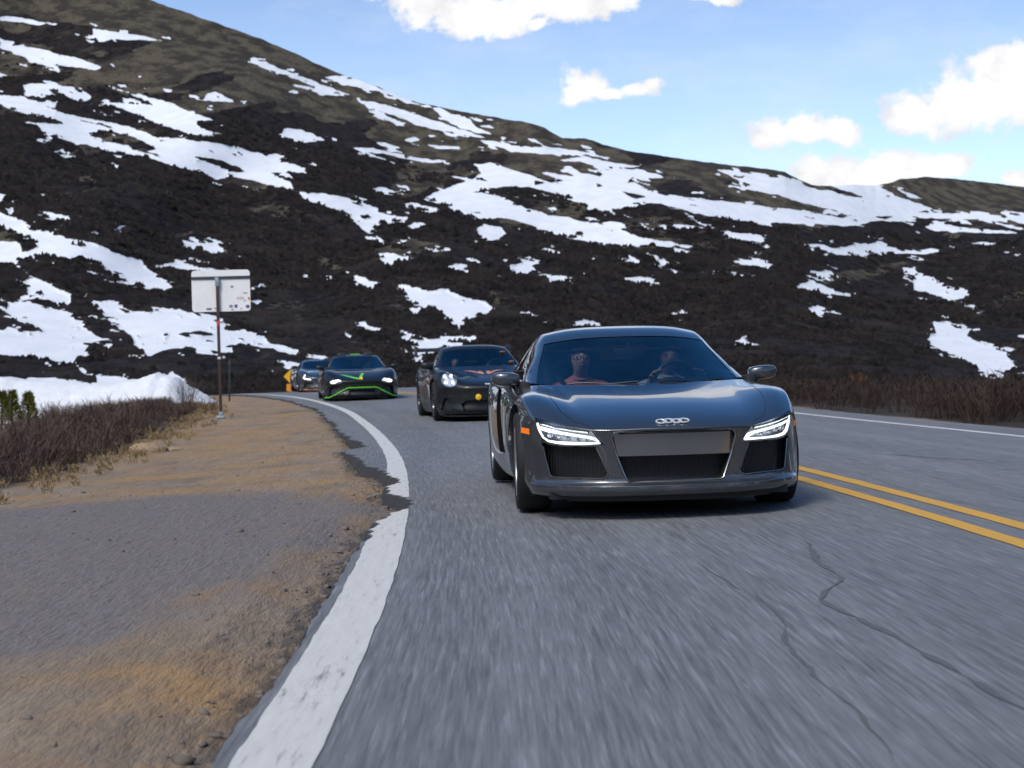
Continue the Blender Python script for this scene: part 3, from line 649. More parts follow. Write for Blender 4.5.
class Surf:
    """a dense quad surface that openings can be cut from"""
    def __init__(s, V, Q, N, M=None): s.V, s.Q, s.N, s.M = V.copy(), Q.copy(), N.copy(), (np.zeros(len(Q), int) if M is None else M)
    def sub(s, mask):
        Q = s.Q[mask]; used = np.unique(Q); mp = np.full(len(s.V), -1); mp[used] = np.arange(len(used))
        return Surf(s.V[used], mp[Q], s.N[used], s.M[mask])
    def cut(s, poly, axes, ok, snap_corners=True):
        """removes the part inside the outline (seen along the third axis); returns (piece, boundary edges)"""
        a, b = axes; c = 3-a-b; poly = np.array(poly, float)
        ctr = s.V[s.Q].mean(1); nq = s.N[s.Q].mean(1)
        ins = inpoly(ctr[:, a], ctr[:, b], poly) & ok(ctr, nq)
        if not ins.any(): return None, None
        vin = np.zeros(len(s.V), bool); vin[s.Q[ins].ravel()] = True
        vout = np.zeros(len(s.V), bool); vout[s.Q[~ins].ravel()] = True
        bd = np.where(vin & vout)[0]
        P = s.V[bd][:, [a, b]]; best = np.full(len(bd), 1e9); tgt = P.copy()
        for i in range(len(poly)):
            p, q_ = poly[i], poly[(i+1) % len(poly)]; d = q_-p; t = np.clip(((P-p)@d)/(d@d+1e-12), 0, 1); pr = p+t[:, None]*d
            dd = np.linalg.norm(P-pr, axis=1); m = dd < best; best[m] = dd[m]; tgt[m] = pr[m]
        if snap_corners and len(poly) < 20:
            for p in poly:
                k = np.argmin(np.linalg.norm(tgt-p, axis=1))
                if np.linalg.norm(tgt[k]-p) < .03: tgt[k] = p
        dl = tgt-P; nn = s.N[bd]; nc = np.where(np.abs(nn[:, c]) < .25, np.sign(nn[:, c]+1e-9)*.25, nn[:, c])
        s.V[bd, a] = tgt[:, 0]; s.V[bd, b] = tgt[:, 1]; s.V[bd, c] -= np.clip((nn[:, a]*dl[:, 0]+nn[:, b]*dl[:, 1])/nc, -.03, .03)
        qi = s.Q[ins]; E = np.concatenate([qi[:, [0, 1]], qi[:, [1, 2]], qi[:, [2, 3]], qi[:, [3, 0]]])
        both = vin & vout; E = E[both[E[:, 0]] & both[E[:, 1]]]
        so_ = set(map(tuple, np.concatenate([s.Q[~ins][:, [1, 0]], s.Q[~ins][:, [2, 1]], s.Q[~ins][:, [3, 2]], s.Q[~ins][:, [0, 3]]]).tolist()))
        E = np.array([e for e in E.tolist() if tuple(e) in so_])
        EV = s.V[E]                                  # (n,2,3) directed along the removed piece
        piece = s.sub(ins); keep = s.sub(~ins); s.V, s.Q, s.N, s.M = keep.V, keep.Q, keep.N, keep.M
        return piece, EV
    def build(s, name, mat, parent, offs=0.0): return mesh(name, s.V+s.N*offs, s.Q, mat, parent, normals=s.N)

def walls(EV, vec, shrink=1.0, curl=0.0):
    """faces going inward from an opening's edge"""
    A = EV.reshape(-1, 3); c = A.mean(0); B = c+(A-c)*np.array([shrink, 1, shrink])+np.array(vec); n = len(EV)
    V = np.concatenate([A, B]); Fs = np.stack([np.arange(n)*2, np.arange(n)*2+1, np.arange(n)*2+1+2*n, np.arange(n)*2+2*n], 1)
    return V, Fs
def mir(poly): return [(-a, b) for a, b in poly][::-1]
def circ(cy, cz, r, n=64): return [(cy+r*math.cos(2*math.pi*k/n), cz+r*math.sin(2*math.pi*k/n)) for k in range(n)]
def ell(cy, cz, ra, rb, n=40): return [(cy+ra*math.cos(2*math.pi*k/n), cz+rb*math.sin(2*math.pi*k/n)) for k in range(n)]
def interp_grid(V, axes, pts, third):
    """value of the third axis of a surface at points in the other two (nearest of the given vertices)"""
    out = []
    for p in pts:
        d = np.hypot(V[:, axes[0]]-p[0], V[:, axes[1]]-p[1]); k = np.argsort(d)[:4]; w_ = 1/(d[k]+1e-4); out.append(float((V[k, third]*w_).sum()/w_.sum()))
    return out

BLACK = simple('black_plastic', (.012, .012, .013), .45)
RUBBER = simple('tyre_rubber', (.009, .009, .0095), .75, var=.25, scale=50, bmp=.2)
DARK = simple('dark_interior', (.010, .010, .011), .7)
CHROME = simple('chrome', (.75, .76, .78), .12, 1.0, var=.04)
SILVER = simple('silver_wheel_paint', (.42, .43, .45), .3, .8, .6)
DKWHEEL = simple('dark_wheel_paint', (.05, .05, .055), .35, .7, .5)
STEEL = simple('brake_steel', (.35, .34, .33), .4, 1.0, scale=80)
WSG = glass('windscreen_glass', (.72, .79, .80), ior=2.0, mult=1.0); SIDEG = glass('tinted_side_glass', (.30, .34, .36)); LENS = glass('headlight_lens', (.93, .95, .97))
WHITE_LED = lamp('white_led', (.90, .95, 1.0), 1.7)
AMBER = simple('amber_reflector', (.80, .16, .01), .25, coat=.6, emit=(1, .25, .02), es=.25)

def mesh_grille(name):
    """black air-intake honeycomb: fine bars in the material's relief"""
    m, nt, b, L = nmat(name); co = coord(nt)
    wv = nd(nt, 'ShaderNodeTexWave', wave_type='BANDS', bands_direction='X'); L.new(co, wv.inputs[0]); wv.inputs['Scale'].default_value = 20
    wz = nd(nt, 'ShaderNodeTexWave', wave_type='BANDS', bands_direction='Z'); L.new(co, wz.inputs[0]); wz.inputs['Scale'].default_value = 13
    h = M_(nt, 'MAXIMUM', mapr(nt, wv.outputs['Fac'], .55, .85), M_(nt, 'MULTIPLY', mapr(nt, wz.outputs['Fac'], .85, .97), .06))
    L.new(mixc(nt, h, (.001, .001, .0012), (.012, .0125, .014)), b.inputs['Base Color']); b.inputs['Roughness'].default_value = .38
    bump(nt, b, h, .8, .01); return m
GRILLE = mesh_grille('intake_mesh')

def wheel(parent, x, y, r, wdt, rim_r, mat, side, nsp=5, steer=0., calmat=None, kind='y'):
    """wheel > tyre, rim, brake_disc; side=+1: outer face towards +x"""
    t = empty('wheel', (x, y, r), (0, 0, steer), parent); s = side; h = wdt/2
    pr = [(-h*.86, rim_r), (-h*.98, rim_r+.02), (-h, r*.88), (-h*.93, r*.955), (-h*.75, r*.99), (-h*.35, r), (0, r), (h*.35, r), (h*.75, r*.99), (h*.93, r*.955), (h, r*.88), (h*.98, rim_r+.02), (h*.86, rim_r)]
    MB().lathe(pr, 56).build('tyre', RUBBER, t, angle=60)
    m = MB()
    m.lathe([(s*h*.88, rim_r+.004), (s*h*.95, rim_r-.004), (s*h*.9, rim_r-.016), (s*h*.55, rim_r-.03), (-s*h*.8, rim_r-.03), (-s*h*.85, rim_r)], 48)
    for k in range(nsp):
        for dq in ((-.14, .14) if kind == 'y' else (0,)):
            a0 = 2*math.pi*k/nsp; a1 = a0+dq*1.5
            p0 = (math.cos(a0+dq*.4)*.035, math.sin(a0+dq*.4)*.035); p1 = (math.cos(a1)*(rim_r-.018), math.sin(a1)*(rim_r-.018))
            ca, sa = math.cos(a1), math.sin(a1); w0 = .02; w1 = .017 if kind == 'y' else .028
            V = []
            for (p, ww, xo) in ((p0, w0, s*h*.60), (p1, w1, s*h*.86)):
                for e in (-1, 1):
                    for dd in (0, -.028): V.append((xo+s*dd, p[0]-sa*e*ww, p[1]+ca*e*ww))
            m.add(V, [(0, 2, 6, 4), (1, 5, 7, 3), (0, 4, 5, 1), (2, 3, 7, 6), (0, 1, 3, 2), (4, 6, 7, 5)])
    m.lathe([(s*h*.3, .06), (s*h*.62, .055), (s*h*.68, .035), (s*h*.69, 0.0)], 24)
    m.build('rim', mat, t, angle=30)
    MB().lathe([(s*h*.10, rim_r*.35), (s*h*.16, rim_r*.35), (s*h*.16, rim_r*.80), (s*h*.10, rim_r*.80)], 40).build('brake_disc', STEEL, t)
    if calmat:
        MB().box((s*h*.2, .0, rim_r*.66), (.07, .20, .075), bev=.015).build('brake_caliper', calmat, t)
    return t

NC = 7
def car_body(sp):
    """lower body: nose, bonnet, wings, flanks, tail as one smooth skin"""
    Tr = [np.array(r, float) for r in sp['T']]          # rows over the bonnet, each 8 columns of (x,y,z)
    Fr = sp['F']                                        # rows of the nose: (z, dy, dx) relative to the bonnet edge row
    e0 = Tr[0]; rows = []
    for k, (z, dy, sx) in enumerate(Fr):
        row = e0.copy(); row[:, 0] *= sx
        row[:, 1] += dy if np.isscalar(dy) else np.array(dy)
        row[:, 2] = z if np.isscalar(z) else np.array(z); rows.append(row)
    rows.append(e0)
    full = lambda r: np.concatenate([r[:0:-1]*np.array([-1, 1, 1]), r])
    V = []; Fs = []; mi = []
    def grid(G, m=0):
        G = np.array(G); b = len(V); r, c = G.shape[:2]; V.extend(G.reshape(-1, 3).tolist())
        for i in range(r-1):
            for j in range(c-1): Fs.append([b+i*c+j, b+i*c+j+1, b+(i+1)*c+j+1, b+(i+1)*c+j]); mi.append(m)
    grid([full(r) for r in rows]); grid([full(r) for r in Tr])
    belt = sp['belt']; last = Tr[-1]
    strip_ = [last[5:8]]+[np.array([(b[1][0], b[0], b[1][1]), (b[2][0], b[0], b[2][1]), (b[3][0], b[0], b[3][1])]) for b in belt]
    for sgn in (1, -1): grid([r*np.array([sgn, 1, 1]) for r in strip_])
    # rear deck and tail
    dk = sp['deck']; D = []
    for k in range(dk, len(belt)):
        b = belt[k]; x5, z5 = b[1]; r = [(x5*t, b[0], z5+sp.get('deck_crown', .02)*(1-t*t)) for t in (0, .25, .5, .7, .85, 1)]; D.append(np.array(r))
    grid([np.concatenate([r[:0:-1]*np.array([-1, 1, 1]), r]) for r in D])
    lastrow = np.concatenate([D[-1], strip_[-1][1:]])
    zb = sp['zb']; fr = np.array(sp.get('frac', [0, .05, .2, .36, .57, .79, 1]))
    B = []
    for k in range(7):
        r = lastrow.copy(); r[:, 2] = zb+.06+(lastrow[:, 2]-zb-.06)*fr[k]; r[:, 1] += [.0, .05, .09, .11, .11, .06, 0][k]*(1-.3*(r[:, 0]/r[-1, 0])**2); r[:, 0] *= [.94, .97, 1, 1.01, 1.01, 1.005, 1][k]; B.append(r)
    grid([full(r) for r in B])
    # flanks
    top = [t[7] for t in Tr]+[s_[2] for s_ in strip_[1:]]
    ny = len(top); cols = []
    blg = np.array(sp.get('bulge', [-.05, -.03, .005, .02, .03, .025, 0]))
    fc = np.array([r[7] for r in rows]); bc = np.array([r[-1] for r in B])
    for j, t in enumerate(top):
        if j == 0: cols.append(fc); continue
        if j == ny-1: cols.append(bc); continue
        zz = zb+(t[2]-zb)*fr; wz = sp['waist'](t[1]) if 'waist' in sp else 0
        c = np.stack([t[0]+blg+wz*np.array([0, .3, .8, 1, .9, .4, 0]), np.full(7, t[1]), zz], 1); c[:, 1] += (0 if j > 1 else .0)
        cols.append(c)
    for sgn in (1, -1): grid([c*np.array([sgn, 1, 1]) for c in cols])
    V2, F2, keep = weld(V, Fs)
    cr = None
    if 'crease' in sp:
        key = lambda p: (round(float(p[0]), 4), round(float(p[1]), 4), round(float(p[2]), 4)); ix = {key(v): i for i, v in enumerate(V2)}; cr = []
        for rr_, c_, n_ in ((rows[-1], sp['crease'], 7), (rows[3], .55, 7), (rows[4], .35, 7), (rows[2], .35, 7)):
            f_ = full(rr_); f_ = f_[7-n_:8+n_]; ii = [ix.get(key(p)) for p in f_]
            cr += [(a, b, c_) for a, b in zip(ii[:-1], ii[1:]) if a is not None and b is not None]
        for sgn in (1, -1):
            ii = [ix.get(key(np.array(t_[6])*np.array([sgn, 1, 1]))) for t_ in Tr]; cr += [(a, b, .45) for a, b in zip(ii[:-1], ii[1:]) if a is not None and b is not None]
            ii = [ix.get(key(np.array(t_[3])*np.array([sgn, 1, 1]))) for t_ in Tr]; cr += [(a, b, .3) for a, b in zip(ii[:-1], ii[1:]) if a is not None and b is not None]
    A, Q, M, N = subd(V2, F2, [mi[k] for k in keep], sp.get('lv', 3), creases=cr)
    ctr = A[Q].mean(1); k = np.argmin(ctr[:, 1]+np.abs(ctr[:, 0]))
    if N[Q[k, 0], 1] > 0: N = -N; Q = Q[:, ::-1].copy()
    return Surf(A, Q, N)

def greenhouse(sp, root, paintm):
    """roof, pillars and glass as one surface, split into its parts.  rows: 8 (x,y,z) from the centre to the belt"""
    rows = [np.array(r, float) for r in sp['G']]; ws, rw = sp['ws'], sp['rw']       # row spans of windscreen / rear window
    V = []; Fs = []; mi = []; G = np.array([np.concatenate([r[:0:-1]*np.array([-1, 1, 1]), r]) for r in rows]); nr, nc = G.shape[:2]
    V = G.reshape(-1, 3); c0 = 7
    pil = sp['pil']           # column spans: windscreen cols < pil[0]; side glass pil[1]..
    for i in range(nr-1):
        for j in range(nc-1):
            k = j-c0 if j >= c0 else c0-1-j
            m = 0
            if ws[0] <= i < ws[1] and k < pil[0]: m = 1
            elif rw[0] <= i < rw[1] and k < pil[0]: m = 2
            elif sp['sw'][0] <= i < sp['sw'][1] and k >= pil[1]: m = 3 if j >= c0 else 4
            Fs.append([i*nc+j, i*nc+j+1, (i+1)*nc+j+1, (i+1)*nc+j]); mi.append(m)
    V2, F2, keep = weld(V.tolist(), Fs)
    A, Q, M, N = subd(V2, F2, [mi[k] for k in keep], 3, comp=2)
    k = np.argmax(A[Q].mean(1)[:, 2])
    if N[Q[k, 0], 2] < 0: N = -N; Q = Q[:, ::-1].copy()
    S = Surf(A, Q, N, M)
    S.sub(M == 0).build('roof', paintm, root)
    gm = sp.get('glass', WSG)
    out = {}
    for k, nm, mt in ((1, 'windscreen', gm), (2, 'rear_window', sp.get('rglass', gm)), (3, 'side_window', SIDEG), (4, 'side_window', SIDEG)):
        if (M == k).any():
            p = S.sub(M == k); out[k] = p
            p.build(nm, mt, root, offs=-.004)
    return S, out

def finish_body(B, root, paintm, extra, name='body', under=None):
    """the body mesh with the walls of its openings (material 1 = dark)"""
    V = [B.V]; Fq = [B.Q]; N = [B.N]; mi = [np.zeros(len(B.Q), int)]; off = len(B.V)
    for (wv, wf, k) in extra:
        V.append(wv); Fq.append(wf+off); off += len(wv); mi.append(np.full(len(wf), k))
        e1 = wv[wf[:, 1]]-wv[wf[:, 0]]; e2 = wv[wf[:, 3]]-wv[wf[:, 0]]; fn = np.cross(e1, e2); fn /= np.linalg.norm(fn, axis=1)[:, None]+1e-9
        nn = np.zeros_like(wv)
        for c in range(4): np.add.at(nn, wf[:, c], fn)
        nn /= np.linalg.norm(nn, axis=1)[:, None]+1e-9; N.append(nn)
    return mesh(name, np.concatenate(V), np.concatenate(Fq), [paintm, BLACK], root, normals=np.concatenate(N), mi=np.concatenate(mi))

def side_ok(sgn, zmax=9): return lambda c, n: (c[:, 0]*sgn > .55) & (np.abs(n[:, 0]) > .25) & (c[:, 2] < zmax)
def front_ok(sgn=0, lim=-.12): return lambda c, n: (n[:, 1] < lim) & (c[:, 1] < .6) & ((c[:, 0]*sgn > 0) if sgn else True)

def mirror_housing(root, x, y, z, sgn, mat, s=1.0, glassm=None):
    """door mirror: housing on a foot"""
    P = []; rows = [(-.105, .45, .55), (-.10, .8, .85), (-.04, 1.0, 1.0), (.04, .98, .95), (.10, .8, .72), (.115, .4, .4)]
    V = []; Fs = []
    n = 12
    for (xx_, sh, sd_) in rows:
        for k in range(n):
            a = 2*math.pi*k/n; ca, sa = math.cos(a), math.sin(a)
            e = lambda t, p: math.copysign(abs(t)**p, t)
            V.append((sgn*xx_*s+x, y+e(ca, .65)*.062*sd_*s-(.02 if sgn*xx_*sgn > 0 else 0)*0+abs(xx_)*.25, z+e(sa, .65)*.056*sh*s+.02*xx_/.1*.3))
    for i in range(len(rows)-1):
        for k in range(n): Fs.append((i*n+k, i*n+(k+1) % n, (i+1)*n+(k+1) % n, (i+1)*n+k))
    Fs.append(tuple(range(n))); Fs.append(tuple(range(5*n, 6*n)))
    A, Q, M, N = subd(V, [list(f) for f in Fs], [0]*len(Fs), 2, comp=1)
    if ((A-A.mean(0))*N).sum() < 0: N = -N; Q = Q[:, ::-1].copy()
    h = mesh('door_mirror', A, Q, mat, root, normals=N)
    b = MB(); b.tube([(x-sgn*.02, y+.03, z-.045), (x-sgn*.10, y+.05, z-.075), (x-sgn*.2, y+.06, z-.085)], [.02, .018, .024], 8, flat=.6); b.build('mirror_foot', BLACK, h)
    g = MB(); g.box((x, y+.078, z), (.17*s, .004, .085*s), bev=.002); g.build('mirror_glass', CHROME, h)
    return h

def seat(root, x, y, z):
    m = MB(); m.box((x, y, z), (.48, .5, .14), bev=.05); m.build('seat', DARK, root)
    b = MB(); Mx = Matrix.Rotation(R(-18), 4, 'X'); b.box((x, y+.34, z+.36), (.46, .13, .62), Mx, .05); b.box((x, y+.46, z+.76), (.25, .09, .17), Mx, .035); b.build('seat_back', DARK, root)

def steering_wheel(root, x, y, z, r=.18):
    m = MB(); Mx = Matrix.Translation((x, y, z)) @ Matrix.Rotation(R(-22), 4, 'X')
    ring = [(r*math.cos(2*math.pi*k/28), 0, r*math.sin(2*math.pi*k/28)) for k in range(29)]
    m.tube([Mx @ Vector(p) for p in ring], .015, 8, cap=False)
    for a in (0, math.pi, -math.pi/2): m.tube([Mx @ Vector((0, .02, 0)), Mx @ Vector((r*math.cos(a), 0, r*math.sin(a)))], .014, 6, flat=.6)
    m.lathe([(-.03, 0), (-.03, .045), (.03, .05), (.06, .03)], 16, 'y', (x, y+.02, z)); m.build('steering_wheel', BLACK, root)
# ------------------------------------------------------------------ the grey mid-engined coupe in front
def row(xs, ys, zs): return list(zip(xs, ys, zs))
GREY = dict(lv=4, crease=.62, zb=.125, deck=5, ws=(0, 3), rw=(5, 7), sw=(1, 5), pil=(4, 5),
 frac=[0, .045, .14, .19, .26, .66, 1], bulge=[-.05, -.03, .0, .01, .02, .03, 0],
 F=[(.128, .14, .985), (.150, .0, .99), (.188, -.036, 1.0), (.216, -.034, 1.0), (.246, [.018, .018, .015, .01, .005, 0, -.005, -.01], 1.0), (.43, .012, .995)],
 T=[row([0, .197, .374, .492, .61, .718, .812, .858], [-.905, -.897, -.872, -.83, -.755, -.655, -.53, -.43], [.562, .561, .557, .560, .575, .598, .620, .590]),
    row([0, .197, .384, .512, .64, .748, .842, .886], [-.76, -.755, -.73, -.68, -.59, -.49, -.38, -.30], [.622, .622, .617, .622, .648, .674, .682, .635]),
    row([0, .207, .403, .541, .67, .778, .865, .912], [-.45, -.45, -.43, -.39, -.32, -.25, -.18, -.12], [.700, .700, .693, .695, .726, .752, .746, .682]),
    row([0, .217, .423, .561, .68, .788, .87, .922], [-.08, -.08, -.07, -.05, -.02, .0, .03, .05], [.757, .757, .751, .751, .775, .789, .770, .705]),
    row([0, .227, .443, .58, .69, .788, .865, .918], [.20, .20, .21, .23, .26, .28, .30, .32], [.794, .794, .790, .789, .797, .800, .776, .72]),
    row([0, .25, .465, .60, .71, .79, .86, .91], [.40, .41, .44, .48, .54, .58, .60, .62], [.818, .819, .820, .822, .825, .820, .798, .738])],
 belt=[(.95, (.785, .852), (.86, .836), (.905, .765)), (1.4, (.80, .876), (.865, .858), (.91, .785)), (1.85, (.81, .892), (.89, .872), (.94, .80)), (2.25, (.80, .905), (.90, .885), (.955, .815)),
       (2.62, (.76, .915), (.90, .89), (.955, .815)), (2.95, (.72, .91), (.88, .88), (.94, .80)), (3.2, (.68, .895), (.85, .86), (.90, .79)), (3.36, (.65, .87), (.80, .84), (.85, .77))],
 waist=lambda y: -.035*math.exp(-((y-1.2)/.45)**2),
 G=[row([0, .27, .50, .655, .718, .735, .755, .775], [.40, .42, .49, .585, .63, .65, .67, .69], [.815, .818, .824, .832, .834, .836, .838, .840]),
    row([0, .265, .475, .62, .682, .730, .772, .795], [.69, .71, .775, .86, .90, .92, .94, .95], [.948, .946, .941, .935, .930, .915, .888, .857]),
    row([0, .25, .44, .575, .633, .690, .755, .805], [.97, .99, 1.04, 1.11, 1.15, 1.17, 1.19, 1.20], [1.075, 1.072, 1.064, 1.050, 1.042, 1.010, .940, .868]),
    row([0, .24, .42, .548, .602, .665, .745, .808], [1.16, 1.18, 1.22, 1.28, 1.31, 1.33, 1.35, 1.36], [1.158, 1.155, 1.144, 1.126, 1.114, 1.070, .970, .878]),
    row([0, .24, .42, .548, .602, .665, .75, .812], [1.46, 1.47, 1.50, 1.54, 1.56, 1.58, 1.60, 1.62], [1.243, 1.240, 1.228, 1.204, 1.186, 1.12, .99, .888]),
    row([0, .24, .42, .545, .600, .665, .75, .805], [1.95, 1.95, 1.95, 1.95, 1.95, 1.95, 1.95, 1.95], [1.232, 1.229, 1.216, 1.190, 1.172, 1.10, .985, .897]),
    row([0, .24, .43, .56, .62, .67, .74, .79], [2.42, 2.42, 2.42, 2.40, 2.39, 2.38, 2.38, 2.38], [1.130, 1.127, 1.112, 1.085, 1.065, 1.02, .95, .908]),
    row([0, .25, .45, .59, .65, .68, .72, .75], [2.86, 2.86, 2.84, 2.80, 2.76, 2.74, 2.72, 2.70], [.955, .953, .945, .935, .93, .925, .92, .915])])
GPAINT = paint('grey_metallic_paint', (.074, .082, .092), .64, .25, dirt=.22)
REFL = simple('lamp_reflector', (.58, .61, .66), .28, .6, var=.4, scale=25)
SATIN = simple('satin_chrome', (.80, .81, .83), .28, .45, var=.03)
GPANEL = paint('grey_panel_paint', (.27, .268, .265), .9, .17, dirt=.0)
def grey_coupe():
    t = empty('grey_coupe', (.952, 10.05, float(road_z(np.array(.952), np.array(10.05)))), (0, -.75*math.atan(BANK), R(3.5)))
    tag(t, 'dark grey two-seat coupe in front of the line, its white headlights on', 'car', 'sports cars driving in line')
    B = car_body(GREY); ex = []
    wy = (0, 2.65); wr = .330
    for sg in (1, -1):
        for y, ar in ((0, .372), (2.65, .378)):
            p, E = B.cut(circ(y, wr+.012, ar), (1, 2), side_ok(sg, .8))
            if E is not None: ex.append((*walls(E, (-sg*.03, 0, 0)), 0)); a = walls(E, (-sg*.26, 0, 0)); ex.append((a[0]+np.array([-sg*.03, 0, 0]), a[1], 1))
        blade = [(1.42, .30), (1.50, .78), (1.72, .80), (1.70, .30)]
        p, E = B.cut(blade, (1, 2), side_ok(sg, .83))
        if E is not None:
            ex.append((*walls(E, (-sg*.11, .05, 0)), 1)); p.V[:, 0] -= sg*.11; p.build('side_intake', BLACK, t)
    gr = [(-.372, .535), (-.385, .510), (-.355, .400), (-.300, .252), (-.28, .240), (.28, .240), (.300, .252), (.355, .400), (.385, .510), (.372, .535), (.345, .546), (-.345, .546)]
    p, E = B.cut(gr, (0, 2), front_ok(0))
    ex.append((*walls(E, (0, .018, 0), .985), 0)); a = walls(E, (0, .10, 0), .97); ex.append((a[0]+np.array([0, .0185, 0]), a[1], 1))
    G0 = Surf(p.V+np.array([0, .085, 0]), p.Q, p.N); G0.build('grille', GRILLE, t)
    # blank number-plate panel across the grille's upper part
    cz = p.V[p.Q].mean(1)[:, 2]; pn = p.sub(cz > .398); pn.V[:, 1] += .010+.22*(pn.V[:, 2]-.40); 
    pn.build('blank_plate_panel', GPANEL, t)
    kk = pn.V[:, 2] < .412; lowp = pn.V[kk][np.argsort(pn.V[kk][:, 0])]
    # trim frame round the grille
    fr_ = p.V; m = MB()
    loop = [(x, interp_grid(p.V, (0, 2), [(x, z)], 1)[0]-.002, z) for x, z in gr+[gr[0]]]
    m.tube(loop, .0065, 6, cap=False); m.build('grille_frame', GPANEL, t, angle=60)
    sh = p.V[np.abs(p.V[:, 2]-.54) < .012]
    m = MB(); xs_ = np.linspace(-.34, .34, 21); m.tube([(x, interp_grid(p.V, (0, 2), [(x, .532)], 1)[0]+.012, .536) for x in xs_], .008, 6); m.build('panel_lip', BLACK, t)
    for sg in (1, -1):
        P = (lambda q: q if sg > 0 else mir(q))
        hl = P([(.492, .556), (.428, .468), (.52, .462), (.62, .462), (.70, .466), (.752, .476), (.786, .498), (.806, .550), (.822, .636), (.72, .606), (.60, .577)])
        it = P([(.478, .458), (.442, .39), (.402, .285), (.412, .263), (.44, .252), (.722, .258), (.752, .272), (.772, .38), (.788, .488), (.752, .468), (.70, .458), (.62, .455), (.52, .456)])
        p, E = B.cut(hl, (0, 2), front_ok(sg)); ex.append((*walls(E, (0, .16, 0), .98), 1))
        hl_piece = p
        h = Surf(p.V+np.array([0, .13, 0]), p.Q, p.N).build('headlight', REFL, t)
        p.build('lens', LENS, h, offs=.001)
        # chrome bowls, daylight strip
        yy_ = lambda q, d: [(x, interp_grid(hl_piece.V, (0, 2), [(x, z)], 1)[0]+d, z) for x, z in q]
        st = P([(.808, .600), (.796, .552), (.776, .510), (.748, .489), (.70, .480), (.655, .477), (.60, .475), (.52, .475), (.448, .476)])
        q3 = yy_(st, .022); MB().tube(q3, [.004, .008, .010, .010, .009, .007, .006, .007, .009], 8, flat=.9).build('daylight_strip', WHITE_LED, h, angle=60)
        st2 = P([(.798, .572), (.745, .555), (.67, .539), (.585, .525), (.515, .514), (.476, .501), (.456, .484)])
        MB().tube(yy_(st2, .024), [.006, .009, .009, .009, .010, .014, .012], 8, flat=.9).build('daylight_strip', WHITE_LED, h, angle=60)
        for (cx_, cz_, rr2) in ((.735, .527, .020), (.682, .518, .017), (.628, .508, .016), (.57, .499, .0155), (.52, .496, .013)):
            yv = interp_grid(hl_piece.V, (0, 2), [(sg*cx_, cz_)], 1)[0]
            MB().lathe([(-.006, rr2), (.0, rr2*1.02), (.012, rr2*.75), (.028, rr2*.3), (.03, 0)], 16, 'y', (sg*cx_, yv+.045, cz_)).build('projector', CHROME, h)
        m = MB(); m.tube(yy_(P([(.785, .598), (.70, .575), (.60, .557), (.515, .546)]), .04), .010, 6); m.build('lamp_trim', CHROME, h)
        p, E = B.cut(it, (0, 2), front_ok(sg)); ex.append((*walls(E, (0, .02, 0), .985), 0)); a = walls(E, (0, .10, 0), .97); ex.append((a[0]+np.array([0, .02, 0]), a[1], 1))
        k = Surf(p.V+np.array([0, .075, 0]), p.Q, p.N).build('air_intake', GRILLE, t)
        lp_ = P([(.778, .455), (.766, .38), (.746, .276), (.72, .264), (.44, .258), (.416, .268), (.408, .288), (.446, .39), (.472, .448)])
        MB().tube([(x, interp_grid(p.V, (0, 2), [(x, z)], 1)[0]+.012, z) for x, z in lp_], .005, 6).build('intake_trim', GPANEL, k)
        # marker light on the corner
        mk = [(-.43, .525), (-.43, .562), (-.30, .570), (-.30, .535)]
        p, E = B.cut(mk, (1, 2), lambda c, n, sg=sg: (c[:, 0]*sg > .6) & (n[:, 0]*sg > .3))
        if p is not None: ex.append((*walls(E, (-sg*.006, 0, 0)), 1)); p.build('marker_light', AMBER, t, offs=-.001)
        mirror_housing(t, sg*.925, .72, .868, sg, GPAINT, .90)
    finish_body(B, t, GPAINT, ex)
    # bonnet shut line, emblem
    S = B
    top = B.V[(B.N[:, 2] > .3) & (B.V[:, 1] < .6)]
    def ontop(x, y): return interp_grid(top, (0, 1), [(x, y)], 2)[0]
    zpt = lambda x, y: (x, y, ontop(x, y)+.0015)
    em = MB()
    frontv = B.V[(B.V[:, 1] < -.5)]
    for k in range(4):
        cx_ = (k-1.5)*.0465; ring = []
        for j in range(25):
            a = 2*math.pi*j/24; x = cx_+.031*math.cos(a); s_ = .031*math.sin(a); y = -.838+s_*.80; ring.append((x, y, ontop(x, y)+.006+(.002 if k % 2 else 0)))
        em.tube(ring, .0062, 6, cap=False)
    em.build('rings_emblem', SATIN, t, angle=60)
    sl_ = MB()
    for sg in (1, -1):
        ln = [(.50*sg, -.80), (.56*sg, -.60), (.615*sg, -.35), (.655*sg, -.05), (.69*sg, .25), (.70*sg, .46)]
        ln = [(.515*sg, -.775), (.60*sg, -.69), (.66*sg, -.52), (.69*sg, -.25), (.70*sg, .05), (.71*sg, .30), (.715*sg, .5)]
        pts = []
        for a, b in zip(ln[:-1], ln[1:]):
            for k in range(8): pts.append((a[0]+(b[0]-a[0])*k/8, a[1]+(b[1]-a[1])*k/8))
        sl_.tube([(x, y, ontop(x, y)-.001) for x, y in pts], .0028, 5)
    fx = np.linspace(-.515, .515, 41); sl_.tube([(x, interp_grid(frontv, (0, 2), [(x, .5525)], 1)[0]-.0005, .5525+.001) for x in fx if True], .003, 5)
    sl_.build('bonnet_gap', BLACK, t)
    # splitter, underbody
    m = MB(); xs_ = np.linspace(-.64, .64, 17)
    pl = [(x, float(np.interp(abs(x), [0, .2, .38, .5, .62, .73, .8], [-.80, -.795, -.77, -.72, -.64, -.53, -.44]))) for x in xs_]
    m.prism(pl+[(.64, -.30), (-.64, -.30)], .112, .135, 'xy'); m.build('splitter', BLACK, t)
